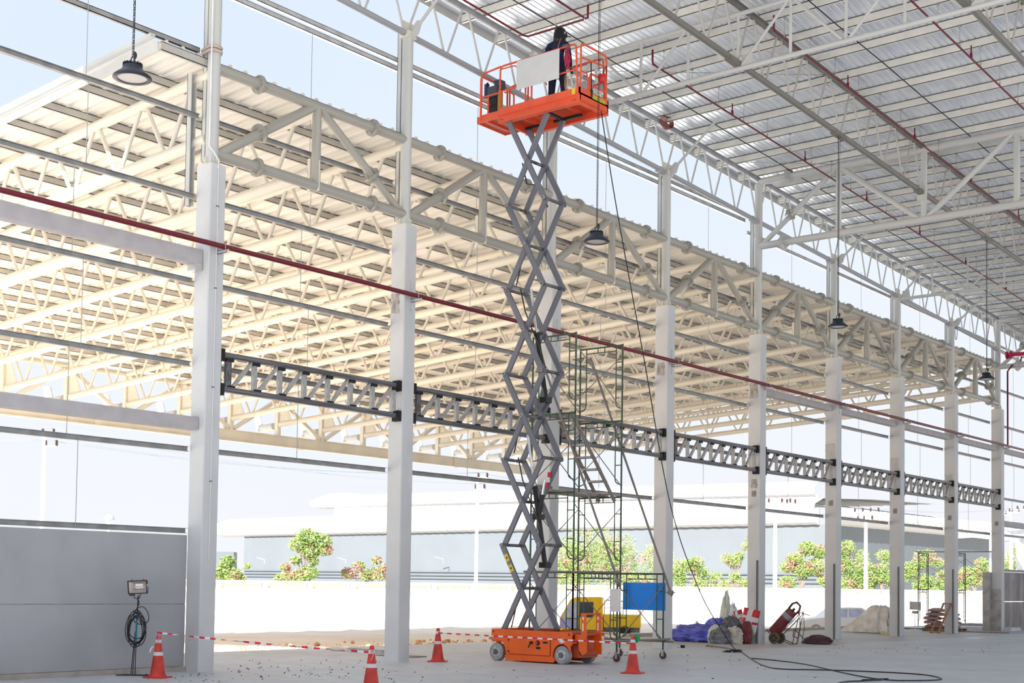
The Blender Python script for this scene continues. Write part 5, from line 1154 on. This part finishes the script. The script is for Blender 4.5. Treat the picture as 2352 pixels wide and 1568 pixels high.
LEAFG = mat('sunlit_lime_leaf', (.36, .46, .15), .6, col2=(.16, .28, .07), scale=2); LEAFP = mat('pinkish_seed_pod', (.52, .33, .24), .7, col2=(.40, .22, .14), scale=3); BARK = mat('grey_bark', (.20, .17, .14), .9)
def tree(u0, u1, vt, vb, D, n, pink, label, blobs=None, seed=0, leaf=.095, name='tree', cat='tree', trunk=True):
    rnd = random.Random(seed+7); pxm = FPX/D
    c0 = at((u0+u1)/2, vb, D); base = V((c0.x, c0.y, GZ)); hx = (u1-u0)/2/pxm; H_ = (vb-vt)/pxm
    c = root(name, tuple(base), label, cat)
    if blobs is None:
        blobs = []
        for k in range(26): a = rnd.uniform(-1, 1); b = rnd.uniform(.0, .92); w = math.sqrt(max(.05, 1-a*a*.75)); blobs.append((a*.9, b*w, rnd.uniform(.24, .38)))
    gs = [MB(), MB()]
    tot = sum(b[2]**2 for b in blobs)
    for (bx, bz, br_) in blobs:
        C_ = c0+RR*(bx*hx)+V((0, 0, bz*H_)); r_ = br_*max(hx, H_*.5)
        for k in range(int(1.7*n*br_*br_/tot)):
            d = V((rnd.gauss(0, 1), rnd.gauss(0, 1), rnd.gauss(0, 1))).normalized(); q = C_+V((d.x*r_, d.y*r_, d.z*r_*.8))*rnd.uniform(.55, 1.05)
            if q.z < GZ: q.z = GZ+.05
            isp = mnoise.noise(q*1.3+V((seed, 0, 0)))+rnd.uniform(-.25, .25) > (.5-pink)
            mb = gs[1 if isp else 0]; s_ = leaf*rnd.uniform(.5, 1.2)
            a = V((rnd.gauss(0, 1), rnd.gauss(0, 1), rnd.gauss(0, .6))).normalized(); b = a.cross(V((rnd.gauss(0, 1), rnd.gauss(0, 1), rnd.gauss(0, 1)))).normalized()
            mb.add([q-a*s_, q-b*s_*.35, q+a*s_, q+b*s_*.35], [(0, 1, 2, 3)])
    if gs[0].v: tag(build('foliage', gs[0], LEAFG, c), kind='stuff')
    if gs[1].v: tag(build('seed_pods', gs[1], LEAFP, c, 'pinkish brown seed pods'), kind='stuff')
    if trunk:
        mb = MB(); top = c0+V((0, 0, H_*.45)); mb.tube([base-V((0, 0, .3)), base+(top-base)*.5+V((.1, 0, 0)), top], [.09, .07, .04], 7)
        for (bx, bz, br_) in blobs[:6]: mb.tube([base+(top-base)*.6, c0+RR*(bx*hx*.6)+V((0, 0, bz*H_*.8)), c0+RR*(bx*hx)+V((0, 0, bz*H_))], [.05, .03, .012], 5)
        build('trunk', mb, BARK, c)
    return c
tree(486, 574, 1272, 1345, 79, 2550, .02, 'low lime green bush just right of the nearest column', seed=1, name='bush', cat='bush', blobs=[(-.6, .4, .5), (-.2, .75, .4), (.1, .35, .5), (.45, .2, .35), (.85, .62, .18)])
tree(632, 762, 1208, 1338, 82, 6120, .16, 'lone tree with pink pods between the first two columns', seed=2, blobs=[(.1, .80, .42), (.55, .72, .42), (-.2, .68, .36), (.75, .58, .28), (.2, .55, .36), (-.3, .40, .22), (-.65, .28, .2), (-.5, .10, .34), (-.1, .12, .34), (.2, .18, .34), (.35, .38, .2), (-.85, .08, .2)])
tree(782, 900, 1272, 1340, 84, 1870, .62, 'dry pinkish shrub without green left of the second column', seed=3, leaf=.10, name='bush', cat='bush', blobs=[(-.7, .35, .3), (-.3, .6, .25), (0, .3, .3), (.4, .8, .22), (.5, .35, .35), (.8, .5, .3)])
tree(1272, 1520, 1205, 1350, 94, 12750, .26, 'large green and pink tree behind the scaffold', seed=4)
tree(1548, 1652, 1268, 1352, 99, 4420, .10, 'rounded lime bush right of the fourth column', seed=5, name='bush', cat='bush')
tree(1640, 1735, 1216, 1352, 101, 2890, .22, 'sparse leaning tree just left of the fifth column', seed=6, blobs=[(.85, .85, .22), (.6, .72, .22), (.2, .55, .2), (-.4, .52, .22), (-.1, .45, .25), (0, .2, .22), (.3, .08, .3), (-.5, .06, .25), (.8, .06, .25)])
tree(1785, 1900, 1236, 1356, 104, 8840, .20, 'broad green tree with pods left of the sixth column', seed=7, blobs=[(-.3, .6, .34), (.2, .8, .36), (.7, .75, .34), (-.6, .45, .28), (.5, .45, .4), (0, .4, .4), (-.6, .15, .34), (.9, .2, .3)])
tree(1905, 1992, 1226, 1358, 107, 7820, .14, 'bright green tree between the sixth column and a white pole', seed=8)
tree(1990, 2062, 1262, 1360, 109, 4420, .12, 'lime green tree just left of the seventh column', seed=9)
tree(2072, 2182, 1262, 1362, 112, 7820, .18, 'green tree between the seventh and eighth columns', seed=10)
tree(2196, 2284, 1270, 1364, 116, 6120, .22, 'green tree behind the far scaffold', seed=11)
tree(2300, 2372, 1222, 1350, 119, 5440, .35, 'yellowish pink tree at the right edge over the grey wall', seed=12)

WHW = mat('pale_blue_cladding', (.12, .137, .155), .6, var=.02, scale=.2); WHR = mat('white_metal_roof', (.40, .40, .40), .5, var=.02)
pL, pC, pR = at(563, 1234, 217), at(1897, 1206, 147), at(2292, 1243, 184)
ez = pC.z
wh = root('warehouse', (pC.x, pC.y, GZ), 'long pale warehouse with a rounded white ribbed eave far behind the boundary wall', 'building')
def wallbox(a, b, z0, z1, t, m, name):
    d = (b-a); d.z = 0; M = frame((a.x, a.y, z0), d, (0, 0, 1)); L = d.length
    return build(name, MB().box(-t/2, t/2, 0, z1-z0, 0, L, M), m, wh)
wallbox(pL, pC, GZ, ez+.1, .3, WHW, 'cladding_wall'); wallbox(pC, pR, GZ, ez+.1, .3, WHW, 'cladding_wall')
for z in (2.15, 2.6, 3.05): 
    a, b = pL-V((_f.x, _f.y, 0))*.4, pC-V((_f.x, _f.y, 0))*.4; wallbox(a, b, z, z+.07, .1, mat('slate_band', (.07, .08, .10), .6), 'wall_band')
def eave(a, b, z, name, back=30, rise=.9, ribs=.8, ext=7.7, r=1.47):
    d = (b-a); d.z = 0; L = d.length+ext; d.normalize(); nrm = V((d.y, -d.x, 0))
    if nrm.dot(CAMP-a) < 0: nrm = -nrm
    prof = [(-.3, -.0)] + [(r*math.sin(t)+.0, r*(1-math.cos(t))) for t in [k*PI/10 for k in range(1, 8)]] + [(-.6, 2.05*r), (-back*.4, 2.05*r+rise*.55), (-back, 2.05*r+rise)]
    n = int(L/ribs); mb = MB(); o = a-d*ext
    for i in range(n+1):
        k = 1.0 if i % 2 else .965
        if i < 4: k *= (.55, .8, .93, .98)[i]
        for (x, zz) in prof: mb.v.append(tuple(V((o.x, o.y, 0))+d*(i*ribs)+nrm*(x*k)+V((0, 0, z+r+(zz-r)*k if zz < 2*r+.2 else z+zz))))
    m_ = len(prof)
    for i in range(n):
        for j in range(m_-1): mb.f.append((i*m_+j, i*m_+j+1, (i+1)*m_+j+1, (i+1)*m_+j)); mb.mi.append(0)
    mb.f.append(tuple(range(m_))); mb.mi.append(0)
    return build(name, mb, WHR, wh)
eave(pL, pC, ez, 'rounded_eave'); eave(pR, pC, ez, 'rounded_eave', ext=0, r=1.1, back=5, rise=.5)
p2, p3 = at(770, 1166, 262), at(1880, 1138, 209); wallbox(p2-V((_f.x, _f.y, 0))*.5, p3-V((_f.x, _f.y, 0))*.5, GZ, p2.z+.3, .3, WHR, 'upper_wall'); eave(p2, p3, p2.z-.2, 'upper_eave', ext=6, r=1.2, rise=1.5, back=20)
for u, v in ((590, 1280), (775, 1280), (998, 1278)):
    q = at(u, v, 205 if u < 700 else (194 if u < 900 else 184)); d0 = RR*1.2
    build('wall_light', MB().tube([tuple(q), tuple(q+d0+V((0, 0, -.35))), tuple(q+d0+V((0, 0, -.9)))], .06, 5), GALV, wh)
ab = at(497, 1268, 235); tag(build('low_building', MB().prism([(0, 0), (6.5, 0), (6.5, 7.3), (0, 7.3)], -9, 3, Matrix.Translation((ab.x, ab.y, GZ-.0)) @ Matrix.Rotation(.8, 4, 'Z')), WHW, origin=(ab.x, ab.y, GZ)), 'low blue-grey building left of the warehouse end', 'building')

POLEM = mat('white_concrete_pole', (.78, .76, .74), .8, var=.05); INS = mat('brown_insulator', (.05, .022, .02), .4)
def pole(u, vt, D, label, arms, w=.2):
    t = at(u, vt, D); c = root('utility_pole', (t.x, t.y, GZ), label, 'pole', 'white concrete utility poles')
    build('shaft', MB().tube([(t.x, t.y, GZ-.3), (t.x, t.y, t.z)], [w*.62, w*.42], 10), POLEM, c)
    tops = []
    for (dv, a0, a1) in arms:
        z = t.z-dv*D/FPX; q0 = V((t.x, t.y, z))+RR*a0; q1 = V((t.x, t.y, z))+RR*a1
        build('cross_arm', MB().beam(q0, q1, .09, .09), POLEM, c)
        for k in (0, 1): 
            q = q1-RR*.5*k*(1 if a1 > 0 else -1); tops.append(q+V((0, 0, .3)))
            build('insulator', MB().lathe([(.04, 0), (.08, .04), (.045, .08), (.08, .13), (.045, .17), (.07, .22), (.03, .28)], tuple(q+V((0, 0, .02))), 8), INS, c)
    return tops
T0 = pole(103, 1003, 62, 'white pole far left with pink insulators, over the low wall', [(22, 0, .55), (-4, 0, .4)])
T1 = pole(1097, 1097, 78, 'white pole between the second column and the lift', [(0, 0, .55), (26, 0, .4)])
T2 = pole(1781, 1157, 82, 'white pole between the fifth and sixth columns with a spread of insulators', [(-2, 0, -.9), (-2, 0, .9), (0, 0, 1.2)], .24)
T3 = pole(1989, 1174, 86, 'white pole between the sixth and seventh columns', [(2, 0, -.7), (2, 0, .8), (22, 0, -.5), (20, 0, .4)], .24)
T4 = pole(2322, 1176, 104, 'white pole at the right edge crowded with reddish insulators', [(0, 0, -.6), (0, 0, .6), (-6, 0, 1.0), (6, 0, -.9)], .24)
def wires(A_, B_, n, sag, label):
    for k in range(n):
        a, b = A_[k % len(A_)], B_[k % len(B_)]; wire('overhead_wire', [a+(b-a)*t-V((0, 0, 4*sag*t*(1-t))) for t in [j/14 for j in range(15)]], .008, mat('grey_wire', (.22, .26, .34), .6), label[k], 'wire', 'overhead wires between poles')
Tm = [V(p)-RR*22+V((0, 0, .1)) for p in T0]
wires(Tm, T0, 3, .1, ['overhead wire entering from the left edge, upper', 'overhead wire entering from the left edge, middle', 'overhead wire entering from the left edge, lower'])
wires(T0, T1, 3, .55, ['overhead wire from the far left pole to the lift, topmost', 'overhead wire from the far left pole to the lift, second', 'overhead wire from the far left pole to the lift, lowest'])
wires(T1, T2, 3, .5, ['overhead wire from the pole by the lift rightward, topmost', 'overhead wire from the pole by the lift rightward, second', 'overhead wire from the pole by the lift rightward, lowest'])
wires(T2, T3, 3, .25, ['overhead wire past the sixth column, topmost', 'overhead wire past the sixth column, second', 'overhead wire past the sixth column, lowest'])
wires(T3, T4, 3, .3, ['overhead wire past the seventh column, topmost', 'overhead wire past the seventh column, second', 'overhead wire past the seventh column, lowest'])
q = at(250, 1210, 260); wt = root('water_tower', (q.x, q.y, GZ), 'small far white water tower with a bowl top over the low wall', 'water tower')
zt0 = at(250, 1184, 260).z
build('stem', MB().lathe([(.35, 0), (.32, zt0-GZ-2.2), (.7, zt0-GZ-.9)], (q.x, q.y, GZ), 14), mat('pale_blue_stem', (.55, .68, .75), .6), wt); build('bowl', MB().lathe([(.6, -.95), (1.0, -.8), (1.05, -.6), (.7, 0), (.15, .35)], (q.x, q.y, zt0), 18), WHR, wt, smooth=40)
# light steel frame building at the right
FRB = mat('pale_blue_frame', (.55, .58, .66), .5)
fb = root('frame_building', tuple(at(2282, 1440, 84)*V((1, 1, 0)).length*0) if False else (0, 80, GZ), 'unfinished pale blue steel frame building beyond the far scaffold', 'building')
D = 84
for (u, vt) in ((2281, 1238), (2343, 1240)):
    t = at(u, vt, D); build('frame_post', MB().box(t.x-.18, t.x+.18, t.y-.18, t.y+.18, GZ, t.z), FRB, fb)
for (u0, v0, D0, u1, v1, D1) in ((2198, 1222, 96, 2352, 1206, 78), (2196, 1232, 92, 2400, 1218, 76), (2281, 1238, 84, 2420, 1224, 70), (2215, 1226, 84, 2420, 1252, 78), (2281, 1238, 84, 2352, 1215, 100)):
    build('frame_beam', MB().beam(at(u0, v0, D0), at(u1, v1, D1), .2, .25), FRB, fb)

# yellow pickup and pale car out on the dirt
def vehicle(u, vb, D, yaw):
    q = at(u, vb, D); e = V((RR.x, RR.y, 0)).normalized(); M = Matrix(((e.x, -e.y, 0, q.x), (e.y, e.x, 0, q.y), (0, 0, 1, q.z), (0, 0, 0, 1))) @ Matrix.Rotation(yaw, 4, 'Z')
    return M
YB = mat('yellow_truck_paint', (.88, .60, .02), .35, var=.03)
M = vehicle(1285, 1462, 63, -.12) @ Matrix.Scale(1.16, 4); tk = root('pickup_truck', tuple(M.translation), 'small yellow cab-over pickup truck parked outside behind the scaffold', 'truck')
cab = [(.0, .30), (.0, .72), (.42, 1.50), (.62, 1.60), (1.62, 1.62), (1.72, 1.55), (1.74, .30)]
def px_(poly, y0, y1, mt, nm, lb=None, ch=None): return build(nm, MB().prism(poly, y0, y1, M, ax=1), mt, tk, lb)
px_(cab, 0, 1.5, YB, 'cab'); px_([(1.78, .42), (1.78, .92), (3.25, .92), (3.25, .42)], .0, 1.5, YB, 'cargo_bed'); px_([(.1, .22), (3.2, .22), (3.2, .42), (.1, .42)], .1, 1.4, DARKS, 'frame_rail')
px_([(.10, .80), (.42, 1.40), (.72, 1.42), (.72, .80)], -.01, .0, mat('window_painted_reflection', (.55, .58, .80), .1), 'side_window'); px_([(.80, .80), (.80, 1.42), (1.35, 1.42), (1.35, .80)], -.01, 0, mat('dark_window', (.03, .04, .06), .1), 'side_window')  # front pane has a pale blue reflection painted into its colour
px_([(.02, .36), (.02, .76), (.7, .76), (.7, .36)], -.012, 0, mat('lavender_reflection', (.40, .42, .78), .2), 'door_panel')  # thin lavender patch on the door is a painted reflection
build('windscreen', MB().add([M @ V(p) for p in ((-.005, .1, .76), (-.005, 1.4, .76), (.40, 1.38, 1.47), (.40, .12, 1.47))], [(0, 1, 2, 3)]), MATS['window_painted_reflection'], tk)
for x in (.6, 2.6):
    for yy in (.0, 1.3): build('wheel', MB().cyl(M @ V((x, yy, .27)), M @ V((x, yy+.2, .27)), .27, 20), RUBB, tk)
mb = MB()
for (a, b) in (((1.8, .1, 1.5), (3.2, .1, 1.42)), ((1.8, 1.4, 1.5), (3.2, 1.4, 1.42)), ((1.8, .1, .9), (1.8, .1, 1.5)), ((2.5, .1, .9), (2.5, .1, 1.46)), ((3.2, .1, .9), (3.2, .1, 1.42)), ((1.8, .1, 1.2), (3.2, .1, 1.2)), ((3.2, 1.4, .9), (3.2, 1.4, 1.42)), ((2.5, 1.4, .9), (2.5, 1.4, 1.46))): mb.cyl(M @ V(a), M @ V(b), .018, 6)
build('cargo_rack', mb, GREYS, tk)
M = vehicle(1835, 1462, 67, .06) @ Matrix.Scale(1.16, 4); tk = root('car', tuple(M.translation), 'pale overexposed car outside, seen either side of the sixth column', 'car')
WC = mat('white_car_paint', (.84, .84, .84), .3, var=.01)
px_([(0, .28), (0, .62), (.35, .74), (1.15, .84), (1.65, 1.24), (2.75, 1.28), (3.3, .92), (4.1, .86), (4.2, .55), (4.2, .28)], 0, 1.6, WC, 'car_body'); px_([(1.28, .86), (1.7, 1.19), (2.1, 1.21), (2.1, .86)], -.01, 0, MATS['window_painted_reflection'], 'side_window'); px_([(2.18, .86), (2.18, 1.21), (2.7, 1.22), (3.1, .9)], -.01, 0, MATS['window_painted_reflection'], 'side_window')
for x in (.75, 3.4):
    w = build('wheel', MB().cyl(M @ V((x, -.03, .29)), M @ V((x, .17, .29)), .29, 22), mat('dusty_tyre', (.45, .34, .25), .9), tk)
    mb = MB().cyl(M @ V((x, -.05, .29)), M @ V((x, -.03, .29)), .20, 18); mb.m = 1
    for k in range(5): a = k*2*PI/5; mb.cyl(M @ V((x+.11*math.cos(a), -.06, .29+.11*math.sin(a))), M @ V((x+.11*math.cos(a), -.05, .29+.11*math.sin(a))), .025, 6)
    build('hubcap', mb, [WC, DARKS], w)
